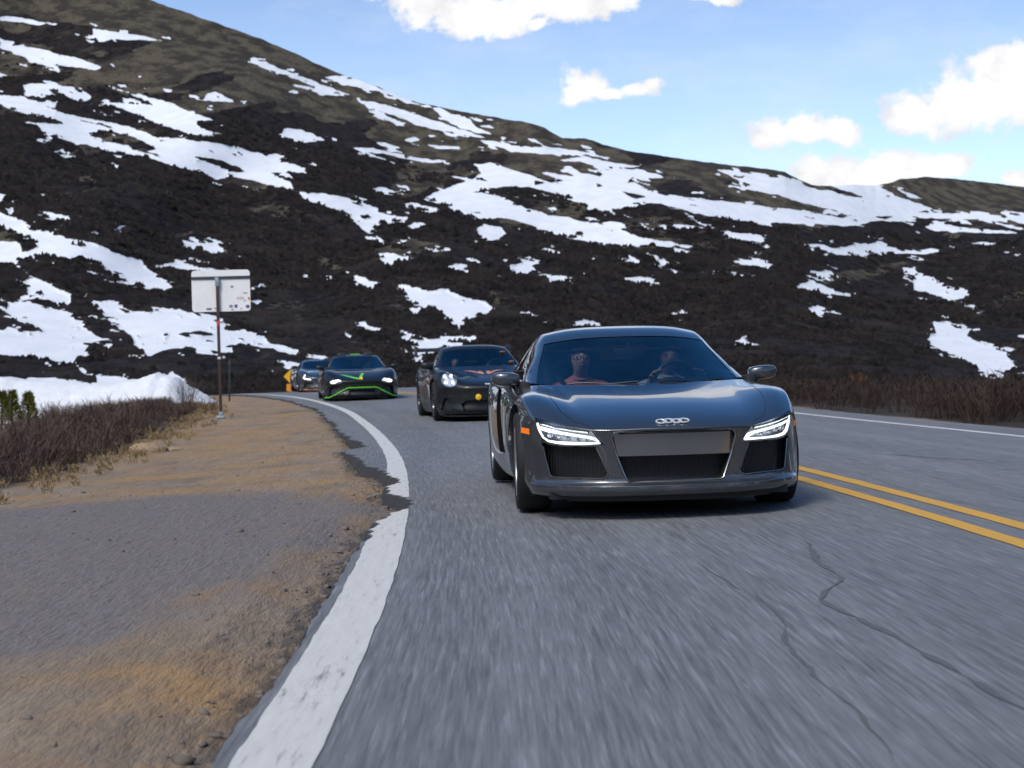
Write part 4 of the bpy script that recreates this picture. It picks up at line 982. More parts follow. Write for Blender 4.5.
    m = MB(); m.box((0, 1.3, .15), (1.50, 3.9, .05)); m.box((0, -.42, .22), (1.2, .5, .12)); m.build('underbody', BLACK, t)
    m = MB(); m.box((0, .02, .40), (1.26, .86, .38), bev=.05); m.build('front_bulkhead', BLACK, t)
    # wheels
    for sg in (1, -1):
        wheel(t, sg*.808, 0, wr, .235, .235, SILVER, sg, 5, R(-1.5)); wheel(t, sg*.812, 2.65, wr, .29, .238, SILVER, sg, 5)
    greenhouse(GREY, t, GPAINT)
    # cabin
    m = MB(); m.box((0, .76, .755), (1.40, .42, .10), bev=.04); m.box((.35, .90, .80), (.42, .18, .08), bev=.03); m.box((0, 1.0, .60), (.34, .5, .35), bev=.04); m.build('dashboard', DARK, t)
    m = MB(); m.box((0, 1.95, .68), (1.4, .06, .62), bev=.02); m.box((0, 1.3, .28), (1.5, 1.5, .05)); m.build('cabin_shell', DARK, t)
    for sg in (1, -1):
        seat(t, sg*.36, 1.30, .40)
        m = MB(); m.box((sg*.80, 1.2, .62), (.07, 1.3, .46), bev=.02); m.build('door_card', DARK, t)
    steering_wheel(t, .36, 1.00, .80, .175)
    m = MB(); m.box((.0, 1.03, 1.04), (.23, .03, .065), bev=.012); m.tube([(0, 1.03, 1.05), (0, 1.10, 1.11)], .012, 6); m.build('rear_view_mirror', BLACK, t)
    for x0, x1 in ((-.50, -.02), (.12, .60)):
        n_ = 9; pts = []
        for k in range(n_):
            x = x0+(x1-x0)*k/(n_-1); y = .40+.17*(abs(x)/.66)**2-.008; pts.append((x, y+.012, .826+.006*math.sin(k)))
        MB().tube(pts, .006, 6).build('wiper', BLACK, t)
    return t
grey = grey_coupe()
# ------------------------------------------------------------------ the cars behind
def spec(nose, hz, fz, wd, cowl, roofz, topy, tail, wb, xs=1.0, rnd_=1.0, F=None, lv=3, zb=.11, glass_=None, cowlz=.9):
    """a two-seater's cage: heights of the bonnet (hz) and wings (fz) at six stations"""
    yc = [nose, nose+.14, nose+.45, -.08, .20, cowl]; xf = np.array([0, .23, .44, .57, .70, .82, .93, 1.]); cb = np.array([0, .012, .04, .085, .16, .26, .38, .49])*rnd_
    kk = [1, .95, .62, .22, .18, .40]; bu = np.array([0, 0, .04, .25, .75, 1, .82, .25]); T = []
    for k in range(6):
        T.append([(xf[c]*wd[k], yc[k]+cb[c]*kk[k], hz[k]+(fz[k]-hz[k])*bu[c]-(.06 if c == 7 else 0)*(k > 0)) for c in range(8)])
    ym = lambda y: float(np.interp(y, [.40, 1.29, 1.62, 2.65, 3.36], [cowl, topy, topy+.33, wb, tail]))
    zm = lambda z: cowlz+(z-.855)*(roofz-cowlz)/(1.243-.855) if z > .855 else z+cowlz-.855
    G = [[(p[0]*xs, ym(p[1]), zm(p[2])) for p in r] for r in GREY['G']]
    belt = [(ym(b[0]), (b[1][0]*xs, zm(b[1][1])), (b[2][0]*xs*1.0, zm(b[2][1])), (b[3][0]*xs, zm(b[3][1]))) for b in GREY['belt']]
    return dict(lv=lv, zb=zb, deck=5, ws=(0, 3), rw=(5, 7), sw=(1, 5), pil=(4, 5), F=F or GREY['F'], T=T, belt=belt, waist=GREY['waist'], G=G)
def car_root(name, x, y, yaw, label):
    t = empty(name, (x, y, float(road_z(np.array(x), np.array(y)))), (0, -.8*math.atan(BANK), R(yaw)))
    tag(t, label, 'car', 'sports cars driving in line'); return t
def arches(B, ex, wb, wr, ar=.045):
    for sg in (1, -1):
        for y in (0, wb):
            p, E = B.cut(circ(y, wr+.012, wr+ar), (1, 2), side_ok(sg, .85))
            if E is not None: a = walls(E, (-sg*.28, 0, 0)); ex.append((*a, 1))
def pocket(B, ex, t, poly, name, mat, sg=0, depth=.07, lim=-.12, col=1, offs=0.):
    p, E = B.cut(poly, (0, 2), front_ok(sg, lim))
    if p is None: return None, None
    ex.append((*walls(E, (0, depth+.02, 0), .98), col))
    o = Surf(p.V+np.array([0, depth, 0]), p.Q, p.N).build(name, mat, t) if mat else None
    return p, o
def decal(B, t, poly, name, mat, sel, axes=(0, 1), offs=.003):
    """a thin vinyl patch lying on the body"""
    ctr = B.V[B.Q].mean(1); n = B.N[B.Q].mean(1)
    m = inpoly(ctr[:, axes[0]], ctr[:, axes[1]], np.array(poly)) & sel(ctr, n)
    if m.sum() > 2: return B.sub(m).build(name, mat, t, offs=offs)
def cabin(t, sp, wb, wall=True, roofz=1.2):
    c = sp['G'][0][0]; y0, z0 = c[1], c[2]
    m = MB(); m.box((0, y0+.36, z0-.06), (1.35, .42, .10), bev=.04); m.build('dashboard', DARK, t)
    m = MB(); m.box((0, 1.3, .28), (1.5, 1.6, .05)); m.box((0, y0+1.55, .66 if wall else .5), (1.3, .06, .45 if wall else .3), bev=.02); m.build('cabin_shell', DARK, t)
    for sg in (1, -1):
        seat(t, sg*.36, y0+.85, .40); MB().box((sg*.78, y0+.8, .64), (.07, 1.2, .46), bev=.02).build('door_card', DARK, t)
    steering_wheel(t, .36, y0+.60, z0-.02, .175)
    m = MB(); m.box((0, y0+.72, roofz-.15), (.23, .03, .07), bev=.012); m.tube([(0, y0+.72, roofz-.13), (0, y0+.79, roofz-.09)], .012, 5); m.build('rear_view_mirror', BLACK, t)
    m = MB(); m.box((0, wb/2, .15), (1.5, wb+1.1, .05)); m.box((0, .0, .40), (1.25, .8, .36), bev=.05); m.build('underbody', BLACK, t)

ORANGE = simple('orange_vinyl', (.66, .24, .12), .4, coat=.4); GREEN = simple('lime_vinyl', (.16, .72, .03), .4, coat=.4)
YELLOW = simple('yellow_vinyl', (.85, .50, .01), .4); PALE = simple('pale_vinyl', (.65, .65, .66), .4)

def black_winged():
    BP = paint('black_paint', (.008, .0085, .0095), 0., .45, dirt=.06, coat=.4)
    F = [(.10, .12, .985), (.125, .01, .99), (.19, -.03, 1.0), (.30, .0, 1.0), (.41, .0, .998), (.50, .005, .998)]
    sp = spec(-.98, [.585, .65, .715, .79, .85, .93], [.60, .71, .84, .875, .88, .925], [.87, .90, .925, .935, .93, .90], .52, 1.315, 1.20, 3.42, 2.457, .98, 1.0, F, cowlz=.93)
    t = car_root('black_winged_coupe', -.45, 26.4, 9.0, 'black sports coupe with a tall rear wing, orange bonnet graphic and yellow tow strap')
    B = car_body(sp); ex = []; wr = .345; arches(B, ex, 2.457, wr)
    for sg in (1, -1):
        P = (lambda q: q if sg > 0 else mir(q))
        # round headlight: four lights in a dark bowl under a clear lens
        p, E = B.cut(ell(sg*.71, .725, .135, .13, 40), (0, 2), front_ok(sg, -.05)); 
        if p is not None:
            ex.append((*walls(E, (0, .10, -.01), .96), 1)); h = Surf(p.V+np.array([0, .085, -.005]), p.Q, p.N).build('headlight', REFL, t); p.build('lens', LENS, h, offs=.002)
            for ax, az in ((-.056, .052), (.056, .056), (-.056, -.056), (.056, -.052)):
                yv = interp_grid(p.V, (0, 2), [(sg*.71+ax, .725+az)], 1)[0]
                MB().lathe([(-.012, 0), (-.008, .018), (.0, .025), (.03, .026), (.04, 0)], 14, 'y', (sg*.71+ax, yv+.045, .725+az)).build('lamp_bulb', WHITE_LED, h)
        pocket(B, ex, t, P([(.56, .18), (.86, .20), (.80, .40), (.745, .41), (.70, .24)]), 'air_intake', BLACK, sg, .06)
        q, o = pocket(B, ex, t, P([(.735, .27), (.775, .27), (.79, .40), (.765, .40)]), 'running_light', WHITE_LED, sg, .01)
        mirror_housing(t, sg*.95, .66, .955, sg, BP, 1.0)
        wheel(t, sg*.80, 0, wr, .275, .26, DKWHEEL, sg, 7, R(-2), ORANGE); wheel(t, sg*.79, 2.457, wr+.012, .33, .265, DKWHEEL, sg, 7)
        decal(B, t, [(.40, .42), (1.1, .40), (1.25, .62), (.55, .60)], 'door_graphic', PALE, lambda c, n, sg=sg: (c[:, 0]*sg > .7) & (n[:, 0]*sg > .4), (1, 2))
        decal(B, t, [(.30, .66), (1.2, .70), (1.2, .76), (.30, .72)], 'door_stripe', ORANGE, lambda c, n, sg=sg: (c[:, 0]*sg > .7) & (n[:, 0]*sg > .4), (1, 2))
    pocket(B, ex, t, [(-.50, .16), (.50, .16), (.55, .30), (.46, .36), (-.46, .36), (-.55, .30)], 'grille', GRILLE, 0, .08)
    top = lambda c, n: (n[:, 2] > .25) & (c[:, 1] < .7)
    for sg in (1, -1):
        P = (lambda q: q if sg > 0 else mir(q))
        decal(B, t, P([(.012, -.04), (.05, -.12), (.10, -.02), (.24, .15), (.40, .22), (.24, .22), (.11, .11), (.08, .17), (.05, .14)]), 'bonnet_graphic', ORANGE, top)
        decal(B, t, P([(.16, -.35), (.30, -.30), (.34, .0), (.22, -.06)]), 'bonnet_vent', BLACK, top)
    decal(B, t, [(-.14, .618), (.17, .612), (.17, .632), (-.14, .638)], 'pale_strip', PALE, lambda c, n: (n[:, 1] < -.05) & (c[:, 1] < -.3), (0, 2))  # thin pale strip laid across the front edge of the bonnet
    yv = interp_grid(B.V[B.V[:, 1] < -.4], (0, 2), [(-.26, .40)], 1)[0]
    m = MB(); m.lathe([(-.02, 0), (-.018, .04), (-.01, .052), (.01, .048), (.03, .04)], 18, 'y', (-.26, yv-.01, .41)); m.build('tow_strap', YELLOW, t)
    finish_body(B, t, BP, ex)
    m = MB(); m.prism([(-.80, -.60), (-.55, -.86), (0, -.99), (.55, -.86), (.80, -.60), (.80, -.3), (-.80, -.3)], .085, .105, 'xy'); m.build('splitter', BLACK, t)
    # rear wing on two swan necks
    w_ = MB()
    prof = [(2.92, 1.225), (2.98, 1.275), (3.10, 1.285), (3.25, 1.275), (3.32, 1.30), (3.27, 1.235), (3.05, 1.222)]
    w_.prism(prof, -.90, .90, 'yz'); wg = w_.build('rear_wing', BLACK, t)
    for sg in (1, -1):
        MB().prism([(2.88, 1.12), (3.36, 1.14), (3.38, 1.34), (2.95, 1.33)], sg*.905, sg*.925, 'yz').build('end_plate', BLACK, wg)
        MB().tube([(sg*.36, 2.95, .93), (sg*.37, 2.93, 1.10), (sg*.38, 2.98, 1.30), (sg*.38, 3.10, 1.28)], [.03, .028, .022, .02], 8).build('swan_neck', BLACK, wg)
    greenhouse(sp, t, BP); cabin(t, sp, 2.457, False, roofz=1.315)
    S2 = [(.50, 1.18, 1.20), (.61, .84, 1.02)]
    for k, (x, y, z) in enumerate(S2): MB().box((x-.02, y-.10, z-.035), (.09, .012, .05), Matrix.Rotation(R(40), 4, 'X'), .003).build('windscreen_sticker', ORANGE, t)
    return t
def black_green():
    BP = paint('satin_black_paint', (.008, .0085, .0095), 0., .42, dirt=.06, coat=.4)
    F = [(.09, .06, .99), (.11, -.01, .995), (.17, -.02, 1.0), (.26, .02, 1.0), (.36, .03, .998), (.44, .02, .998)]
    sp = spec(-1.0, [.50, .56, .645, .73, .77, .80], [.52, .61, .71, .785, .80, .81], [.90, .92, .945, .95, .945, .92], .36, 1.175, 1.28, 3.42, 2.62, 1.0, .95, F, cowlz=.81)
    t = car_root('black_green_supercar', -3.95, 39.0, 9.5, 'low black supercar with lime green front lip and lime bonnet marks')
    B = car_body(sp); ex = []; wr = .340; arches(B, ex, 2.62, wr)
    for sg in (1, -1):
        P = (lambda q: q if sg > 0 else mir(q))
        p, o = pocket(B, ex, t, P([(.50, .50), (.52, .455), (.68, .43), (.80, .455), (.80, .50), (.70, .535), (.58, .555)]), 'headlight', REFL, sg, .05)
        if p is not None:
            p.build('lens', LENS, o, offs=.002)
            for pts in ([(.54, .512), (.64, .505), (.78, .485)], [(.62, .505), (.68, .462), (.76, .458)], [(.57, .535), (.66, .52), (.74, .51)]):
                L_ = [(sg*x, interp_grid(p.V, (0, 2), [(sg*x, z)], 1)[0]+.02, z) for x, z in pts]; MB().tube(L_, .019, 6).build('light_strip', WHITE_LED, o)
        pocket(B, ex, t, P([(.44, .15), (.84, .13), (.80, .36), (.60, .40)]), 'air_intake', BLACK, sg, .08)
        mirror_housing(t, sg*.98, .62, .85, sg, BP, 1.0)
        wheel(t, sg*.83, 0, wr, .245, .25, DKWHEEL, sg, 5); wheel(t, sg*.82, 2.62, wr, .305, .25, DKWHEEL, sg, 5)
    pocket(B, ex, t, [(-.36, .13), (.36, .13), (.32, .28), (-.32, .28)], 'grille', BLACK, 0, .08)
    top = lambda c, n: (n[:, 2] > .15) & (c[:, 1] < .6)
    decal(B, t, [(-.54, -.44), (-.46, -.45), (-.10, -.83), (-.02, -.93), (-.08, -.93), (-.18, -.87)], 'bonnet_graphic', GREEN, top)
    decal(B, t, [(-.08, -.93), (.0, -.93), (.07, -.45), (.08, -.26), (.0, -.50)], 'bonnet_graphic', GREEN, top)
    decal(B, t, [(-.05, -.95), (.03, -.95), (.01, -.72), (-.04, -.74)], 'bonnet_badge', YELLOW, top, offs=.006)
    finish_body(B, t, BP, ex)
    fv = B.V[B.V[:, 1] < -.2]
    q = [(-.92, .085), (-.80, .095), (-.36, .325), (.36, .325), (.80, .095), (.92, .085)]; pts = []
    for a, b in zip(q[:-1], q[1:]):
        for k in range(6): x = a[0]+(b[0]-a[0])*k/6; z = a[1]+(b[1]-a[1])*k/6; pts.append((x, interp_grid(fv, (0, 2), [(x, z)], 1)[0]-.02, z))
    MB().tube(pts, .026, 6, flat=.6).build('lip_trim', GREEN, t)
    MB().prism([(-.84, -.62), (-.5, -.95), (.5, -.95), (.84, -.62), (.8, -.4), (-.8, -.4)], .065, .085, 'xy').build('splitter', BLACK, t)
    MB().box((0, -.93, .108), (.72, .04, .022), bev=.006).build('splitter_edge', SILVER, t)
    m = MB(); m.prism([(1.52, 1.14), (1.62, 1.200), (1.72, 1.205), (2.5, 1.11), (2.5, 1.05)], -.16, .16, 'yz'); sc = m.build('roof_scoop', BLACK, t)
    MB().box((0, 1.585, 1.190), (.26, .05, .02), bev=.006).build('scoop_trim', GREEN, sc)
    m = MB(); m.prism([(3.0, 1.04), (3.1, 1.075), (3.35, 1.08), (3.2, 1.055)], -.80, .80, 'yz'); wg = m.build('rear_wing', BLACK, t)
    for sg in (1, -1): MB().box((sg*.5, 3.15, .99), (.03, .12, .20), bev=.008).build('wing_post', BLACK, wg)
    greenhouse(sp, t, BP); cabin(t, sp, 2.62, roofz=1.175); return t
def grey_orange():
    BP = paint('gunmetal_paint', (.10, .107, .115), .75, .3, dirt=.1)
    F = [(.09, .06, .99), (.11, -.01, .995), (.17, -.03, 1.0), (.26, .01, 1.0), (.37, .02, .998), (.46, .01, .998)]
    sp = spec(-1.03, [.53, .59, .68, .77, .81, .85], [.55, .66, .775, .83, .84, .86], [.88, .91, .94, .95, .945, .91], .30, 1.20, 1.20, 3.35, 2.67, .98, 1.1, F, cowlz=.86)
    t = car_root('grey_orange_supercar', -7.05, 56.0, 13, 'gunmetal grey supercar with an orange lip, last of the line')
    B = car_body(sp); ex = []; wr = .340; arches(B, ex, 2.67, wr)
    for sg in (1, -1):
        P = (lambda q: q if sg > 0 else mir(q))
        p, o = pocket(B, ex, t, P([(.50, .46), (.60, .44), (.80, .50), (.80, .66), (.72, .67), (.66, .56)]), 'headlight', BLACK, sg, .05)
        if p is not None:
            for pts in ([(.72, .645), (.74, .57), (.78, .53)], [(.52, .468), (.64, .478), (.76, .515)]):
                L_ = [(sg*x, interp_grid(p.V, (0, 2), [(sg*x, z)], 1)[0]+.015, z) for x, z in pts]; MB().tube(L_, .022, 6).build('light_strip', WHITE_LED, o)
        pocket(B, ex, t, P([(.30, .16), (.80, .16), (.72, .38), (.50, .36)]), 'air_intake', BLACK, sg, .08)
        mirror_housing(t, sg*.97, .55, .93, sg, BLACK, 1.0)
        wheel(t, sg*.83, 0, wr, .245, .25, DKWHEEL, sg, 5); wheel(t, sg*.82, 2.67, wr, .305, .25, DKWHEEL, sg, 5)
    finish_body(B, t, BP, ex)
    pl = [(-.90, -.42), (-.72, -.78), (-.40, -1.0), (0, -1.06), (.40, -1.0), (.72, -.78), (.90, -.42), (.86, -.3), (-.86, -.3)]
    MB().prism(pl, .085, .125, 'xy').build('lip_trim', ORANGE, t)
    greenhouse(sp, t, BP); cabin(t, sp, 2.67, roofz=1.2); return t
winged = black_winged(); lime = black_green(); gun = grey_orange()
# ------------------------------------------------------------------ people in the cars
SKIN = simple('skin', (.36, .235, .185), .55, var=.1, scale=20); HAIRM = simple('grey_brown_hair', (.018, .015, .014), .85, spec=.1, var=.6, scale=60); HAIRW = simple('grey_hair', (.11, .105, .10), .85, spec=.1, var=.5, scale=60)
def person(car, x, y, label, shirt, hairm, driving=False, glasses_=False, name='person', dz=0.):
    rz = car.rotation_euler.z
    Mw = Matrix.Translation(car.location) @ car.rotation_euler.to_matrix().to_4x4() @ Matrix.Translation((x, y, dz-.085)) @ Matrix.Scale(1.09, 4)
    V = [(0, .10, .40), (0, .13, .56), (0, .13, .72), (0, .105, .838), (0, .095, .875), (0, .045, .942), (0, .05, 1.0), (0, .065, 1.05)]
    Rr = [(.17, .13), (.15, .115), (.165, .115), (.075, .07), (.045, .048), (.058, .072), (.076, .092), (.060, .072)]
    E = [(i, i+1) for i in range(7)]
    def chain(par, pts):
        p = par
        for co, r in pts: V.append(co); Rr.append((r, r) if np.isscalar(r) else r); E.append((p, len(V)-1)); p = len(V)-1
        return p
    for s in (1, -1):
        if driving: wr, el = (s*.165, -.235, .845), (s*.27, .0, .60)
        else: wr, el = (s*.10, -.20, .50), (s*.25, .05, .57)
        w_ = chain(2, [((s*.12, .13, .795), .066), ((s*.185, .12, .775), .060), (((s*.19+el[0])/2, (.12+el[1])/2, (.775+el[2])/2), .050), (el, .045), (((el[0]+wr[0])/2, (el[1]+wr[1])/2, (el[2]+wr[2])/2), .04), (wr, .027)])
        d = (Vector(wr)-Vector(el)).normalized(); up = Vector((0, -.35, .9)) if driving else Vector((-s*.2, -.9, -.2)); sd_ = d.cross(up).normalized()
        pm = Vector(wr)+d*.05; p = chain(w_, [(tuple(pm), (.036, .02))])
        for k in range(4):
            o_ = sd_*(k-1.5)*.02; ln = (.04, .046, .043, .034)[k]; a = pm+d*.03+o_
            chain(p, [(tuple(a), .0095), (tuple(a+d*ln*.6-up*.012*(1 if driving else .6)), .009), (tuple(a+d*ln*.8-up*.035), .008)])
        chain(p, [(tuple(pm-d*.02-sd_*s*.035), .011), (tuple(pm+d*.01-sd_*s*.05), .0095)])
        chain(0, [((s*.10, .02, .40), (.10, .09)), ((s*.13, -.16, .44), .085), ((s*.15, -.36, .47), .065), ((s*.14, -.52, .34), .055), ((s*.13, -.68, .17), .042), ((s*.13, -.80, .15), .038)])
    me = bpy.data.meshes.new(name); me.from_pydata(V, E, []); me.update()
    o = bpy.data.objects.new('tmp', me); COL.objects.link(o); md = o.modifiers.new('k', 'SKIN'); md.use_smooth_shade = True
    for i, r in enumerate(Rr): me.skin_vertices[0].data[i].radius = r
    me.skin_vertices[0].data[0].use_root = True
    sb = o.modifiers.new('s', 'SUBSURF'); sb.levels = sb.render_levels = 2; bpy.context.view_layer.update()
    e = bpy.data.meshes.new_from_object(o.evaluated_get(_dg())); bpy.data.objects.remove(o)
    A = np.empty(len(e.vertices)*3); e.vertices.foreach_get('co', A); A = A.reshape(-1, 3); N = np.empty(len(e.vertices)*3); e.vertex_normals.foreach_get('vector', N); N = N.reshape(-1, 3)
    Fs = [list(p.vertices) for p in e.polygons]; bpy.data.meshes.remove(e)
    hx, hy, hz = 0, .05, 1.0; dx, dz_ = A[:, 0]-hx, A[:, 2]-hz; fr = (A[:, 1] < hy-.01) & (A[:, 2] > .92)
    g = lambda cx, cz, sx, sz: np.exp(-((dx-cx)/sx)**2-((dz_-cz)/sz)**2)
    dy_ = -.018*g(0, -.014, .014, .020)-.010*g(0, .01, .01, .03)+.010*g(.032, .012, .018, .012)+.010*g(-.032, .012, .018, .012)-.006*g(0, .032, .05, .01)-.006*g(0, -.052, .025, .012)-.010*g(0, -.082, .03, .018)
    A[fr, 1] += dy_[fr]
    ear = (np.abs(dx) > .06) & (np.abs(dz_-.0) < .03) & (np.abs(A[:, 1]-hy-.015) < .02); A[ear, 0] *= 1.10
    b = mesh(name, A, Fs, SKIN); b.matrix_world = Mw
    tag(b, label, 'person')
    FACE = A[fr]
    C = np.array([A[f].mean(0) for f in Fs])
    def cover(nm, mask, off, mat, ruf=False):
        if ruf: off = np.maximum(.006, off*(1+.55*fbm(A[:, 0]*45+A[:, 2]*30, A[:, 1]*45+A[:, 2]*20, 3)))[:, None]
        used = sorted({i for f, k in zip(Fs, mask) if k for i in f}); mp = {i: j for j, i in enumerate(used)}
        return mesh(nm, A[used]+N[used]*(off[used] if ruf else off), [[mp[i] for i in f] for f, k in zip(Fs, mask) if k], mat, b)
    arm_lo = (C[:, 2] > .5) & (C[:, 1] < -.02)
    cover('shirt', (C[:, 2] < .865) & (C[:, 2] > .42) & (C[:, 1] > -.03), .012, shirt)
    cover('trousers', (C[:, 2] <= .49) & ((C[:, 1] > -.66)) & ~((C[:, 1] < -.05) & (np.abs(C[:, 0]) < .07)), .010, DARK)
    cover('hair', (C[:, 2] > hz+.036) | ((C[:, 2] > hz-.05) & (C[:, 1] > hy+.015)) | ((C[:, 2] > hz-.015) & (np.abs(C[:, 0]) > .060) & (C[:, 1] > hy-.03)), .024, hairm, True)
    for s in (1, -1):
        MB().lathe([(-.009, 0), (-.006, .006), (0, .009), (.006, .006), (.009, 0)], 12, 'y', (s*.031, hy-.066, hz+.010)).build('eye', simple('eye_white', (.05, .04, .035), .4) if 'eye_white' not in bpy.data.materials else bpy.data.materials['eye_white'], b)
    fy = lambda x, z: interp_grid(A[fr], (0, 2), [(x, z)], 1)[0]-.001
    m = MB()
    for s in (1, -1): m.tube([(x*s, fy(x*s, z)-.001, z) for x, z in ((.014, hz+.030), (.030, hz+.035), (.047, hz+.029))], .0042, 5, flat=.6)
    m.build('eyebrow', hairm, b)
    MB().tube([(x, fy(x, hz-.046), hz-.046-abs(x)*.06) for x in (-.022, -.011, 0, .011, .022)], [.002, .0042, .0048, .0042, .002], 6).build('mouth', simple('lips', (.20, .075, .065), .5) if 'lips' not in bpy.data.materials else bpy.data.materials['lips'], b)
    MB().tube([(.056*math.cos(2*math.pi*k/14)*1.05, .098+.058*math.sin(2*math.pi*k/14), .868+.012*math.sin(2*math.pi*k/14)) for k in range(15)], .011, 6, cap=False).build('collar', shirt, b)
    if glasses_:
        m = MB()
        for s in (1, -1):
            m.tube([(s*.032+.025*math.cos(2*math.pi*k/16), hy-.098+.012*abs(math.cos(2*math.pi*k/16)), hz+.010+.019*math.sin(2*math.pi*k/16)) for k in range(17)], .0028, 5, cap=False); m.tube([(s*.056, hy-.085, hz+.015), (s*.078, hy+.01, hz+.012)], .0025, 5)
        m.tube([(-.009, hy-.10, hz+.014), (.009, hy-.10, hz+.014)], .0028, 5); m.build('glasses', BLACK, b)
    return b
RED = simple('coral_polo_cloth', (.33, .10, .095), .9, var=.15); GREYS = simple('pale_grey_cloth', (.42, .44, .46), .9); NAVY = simple('dark_cloth', (.03, .035, .05), .9)
person(grey, -.33, 1.22, 'person with glasses and a coral polo shirt in the passenger seat of the grey coupe', RED, HAIRM, False, True, dz=.0)
person(grey, .35, 1.28, 'person in a pale grey shirt holding the wheel of the grey coupe', GREYS, HAIRW, True, False, dz=.0)
person(winged, -.36, 1.30, 'person in dark clothes in the passenger seat of the black winged coupe', NAVY, HAIRM, False, False, dz=.02)
person(winged, .36, 1.34, 'person in dark clothes at the wheel of the black winged coupe', NAVY, HAIRM, True, False, dz=.03)
person(lime, .36, 1.22, 'person at the wheel of the black supercar with lime green lip', GREYS, HAIRM, True, False, dz=-.09)
person(gun, .36, 1.16, 'person at the wheel of the grey supercar with orange lip', NAVY, HAIRM, True, False, dz=-.03)

for sg, x in ((1, .35), (-1, -.33)):
    m = MB(); pts = [(x+sg*.21, 1.62, .93), (x+sg*.14, 1.30, .835), (x+sg*.05, 1.215, .73), (x-sg*.06, 1.20, .60), (x-sg*.16, 1.23, .46)]
    m.tube(pts, .024, 6, flat=.12); m.build('seat_belt', BLACK, grey)
# ------------------------------------------------------------------ signs, posts, rock, snow bank
GZf = lambda x, y: float(ground_z(np.array([x]), np.array([y]))[0])
def at_depth(u, v, Y): return ((u-512)*Y/F_PX, Y, H+(VH-v)*Y/F_PX)
RUST = simple('rusty_brown_steel', (.060, .036, .028), .75, .2, var=.45, scale=14); GALV = simple('galvanised_steel', (.34, .40, .43), .45, .6, var=.2)
def metal_sheet():
    m, nt, b, L = nmat('weathered_white_sheet'); co = coord(nt)
    c = mixc(nt, mapr(nt, noise(nt, co, 3, 6, .65), .35, .75), (.90, .90, .89), (.82, .82, .81))
    c = mixc(nt, mapr(nt, noise(nt, mapping(nt, co, (6, 1, .5)), 2, 5, .6), .62, .8, 0, .35), c, (.45, .42, .38))
    L.new(c, b.inputs['Base Color']); b.inputs['Roughness'].default_value = .55; return m
def rrect(x0, x1, z0, z1, r, n=5):
    P = []
    for cx, cz, a0 in ((x1-r, z1-r, 0), (x0+r, z1-r, 90), (x0+r, z0+r, 180), (x1-r, z0+r, 270)):
        for k in range(n+1): a = R(a0+90*k/n); P.append((cx+r*math.cos(a), cz+r*math.sin(a)))
    return P
SY = 32.0
bx0, _, bz0 = at_depth(221, 419, SY); bz0 = GZf(bx0, SY)
t = empty('road_sign', (bx0, SY, bz0), (0, R(-1.6), R(3)))
tag(t, 'white back of a wide sign with stickers on a rusty brown post', 'sign')
k = SY/F_PX; top = H+(VH-270)*k-bz0; bot = H+(VH-311.5)*k-bz0; xl, xr = (188-217.5)*k, (246-217.5)*k
ox = .08
pn = MB().prism([(x+ox, z) for x, z in rrect(xl, xr, bot, top, .07)], .045, .05).build('sign_panel', metal_sheet(), t, smooth=False)
MB().box(((xl+xr)/2+ox, .032, H+(VH-277.5)*k-bz0), (xr-xl, .022, .055), bev=.004).build('rail', simple('dark_steel', (.07, .085, .095), .5, .5), t)
MB().box((0, 0, (H+(VH-281)*k-bz0)/2), (.062, .04, H+(VH-281)*k-bz0), bev=.006).build('post', RUST, t)
MB().box((0.0, -.004, H+(VH-282)*k-bz0), (.085, .056, .19), bev=.008).build('bracket', GALV, t)
MB().box((0, 0, .03), (.17, .12, .06), bev=.02).box((0, 0, .10), (.085, .06, .10), bev=.01).build('post_shoe', GALV, t)
MB().box((0, -.002, H+(VH-358)*k-bz0), (.068, .048, .05), bev=.004).build('post_band', PALE, t)
MB().box((0, -.003, H+(VH-323.5)*k-bz0), (.064, .046, .12), bev=.004).build('post_sticker', simple('red_sticker', (.55, .06, .05), .5), t)
STK = [(228, 287, .055, .05, (.28, .22, .38)), (241, 293.5, .12, .035, (.42, .44, .40)), (236, 298.5, .15, .05, (.72, .50, .50)), (244.5, 299, .05, .07, (.70, .20, .18)), (240.5, 301, .05, .05, (.48, .60, .70)),
       (226.5, 306.5, .085, .07, (.35, .24, .38)), (231.5, 306.5, .065, .07, (.12, .15, .24)), (236.5, 309, .055, .04, (.62, .52, .48)), (228, 310, .045, .03, (.15, .32, .36)), (243.2, 307, .09, .075, (.12, .13, .16)), (204.8, 308.7, .11, .04, (.14, .15, .16)), (211, 308.2, .055, .04, (.4, .4, .4))]
for i, (u, v, w_, h_, c) in enumerate(STK):
    MB().prism([(x+(u-217.5)*k+ox, z+H+(VH-v)*k-bz0) for x, z in (ell(0, 0, w_/2, h_/2, 14) if i % 2 else rrect(-w_/2, w_/2, -h_/2, h_/2, .01, 2))], .0415, .0445).build('sticker', simple('sticker_print', c, .5, var=.5, scale=35), t, smooth=False)
# yellow warning sign beyond the bend
x, y, z = at_depth(290.5, 376.5, 100.); g0 = GZf(x, y)-.3
t = empty('warning_sign', (x, y, g0), (0, 0, R(-6)))
tag(t, 'yellow diamond warning sign with an orange plate below, beside the last car', 'sign')
YS = simple('yellow_sign_face', (.80, .42, .01), .4, var=.05); OS = simple('orange_sign_face', (.80, .30, .01), .4, var=.05)
zc = z-g0
MB().prism([(0, zc+.46), (-.46, zc), (0, zc-.46), (.46, zc)], -.03, -.02).build('sign_panel', YS, t, smooth=False)
MB().prism(rrect(-.26, .26, zc-.98, zc-.50, .04), -.03, -.02).build('plate', OS, t, smooth=False)
MB().box((0, .0, (zc+.3)/2), (.07, .035, zc+.3), bev=.005).build('post', GALV, t)
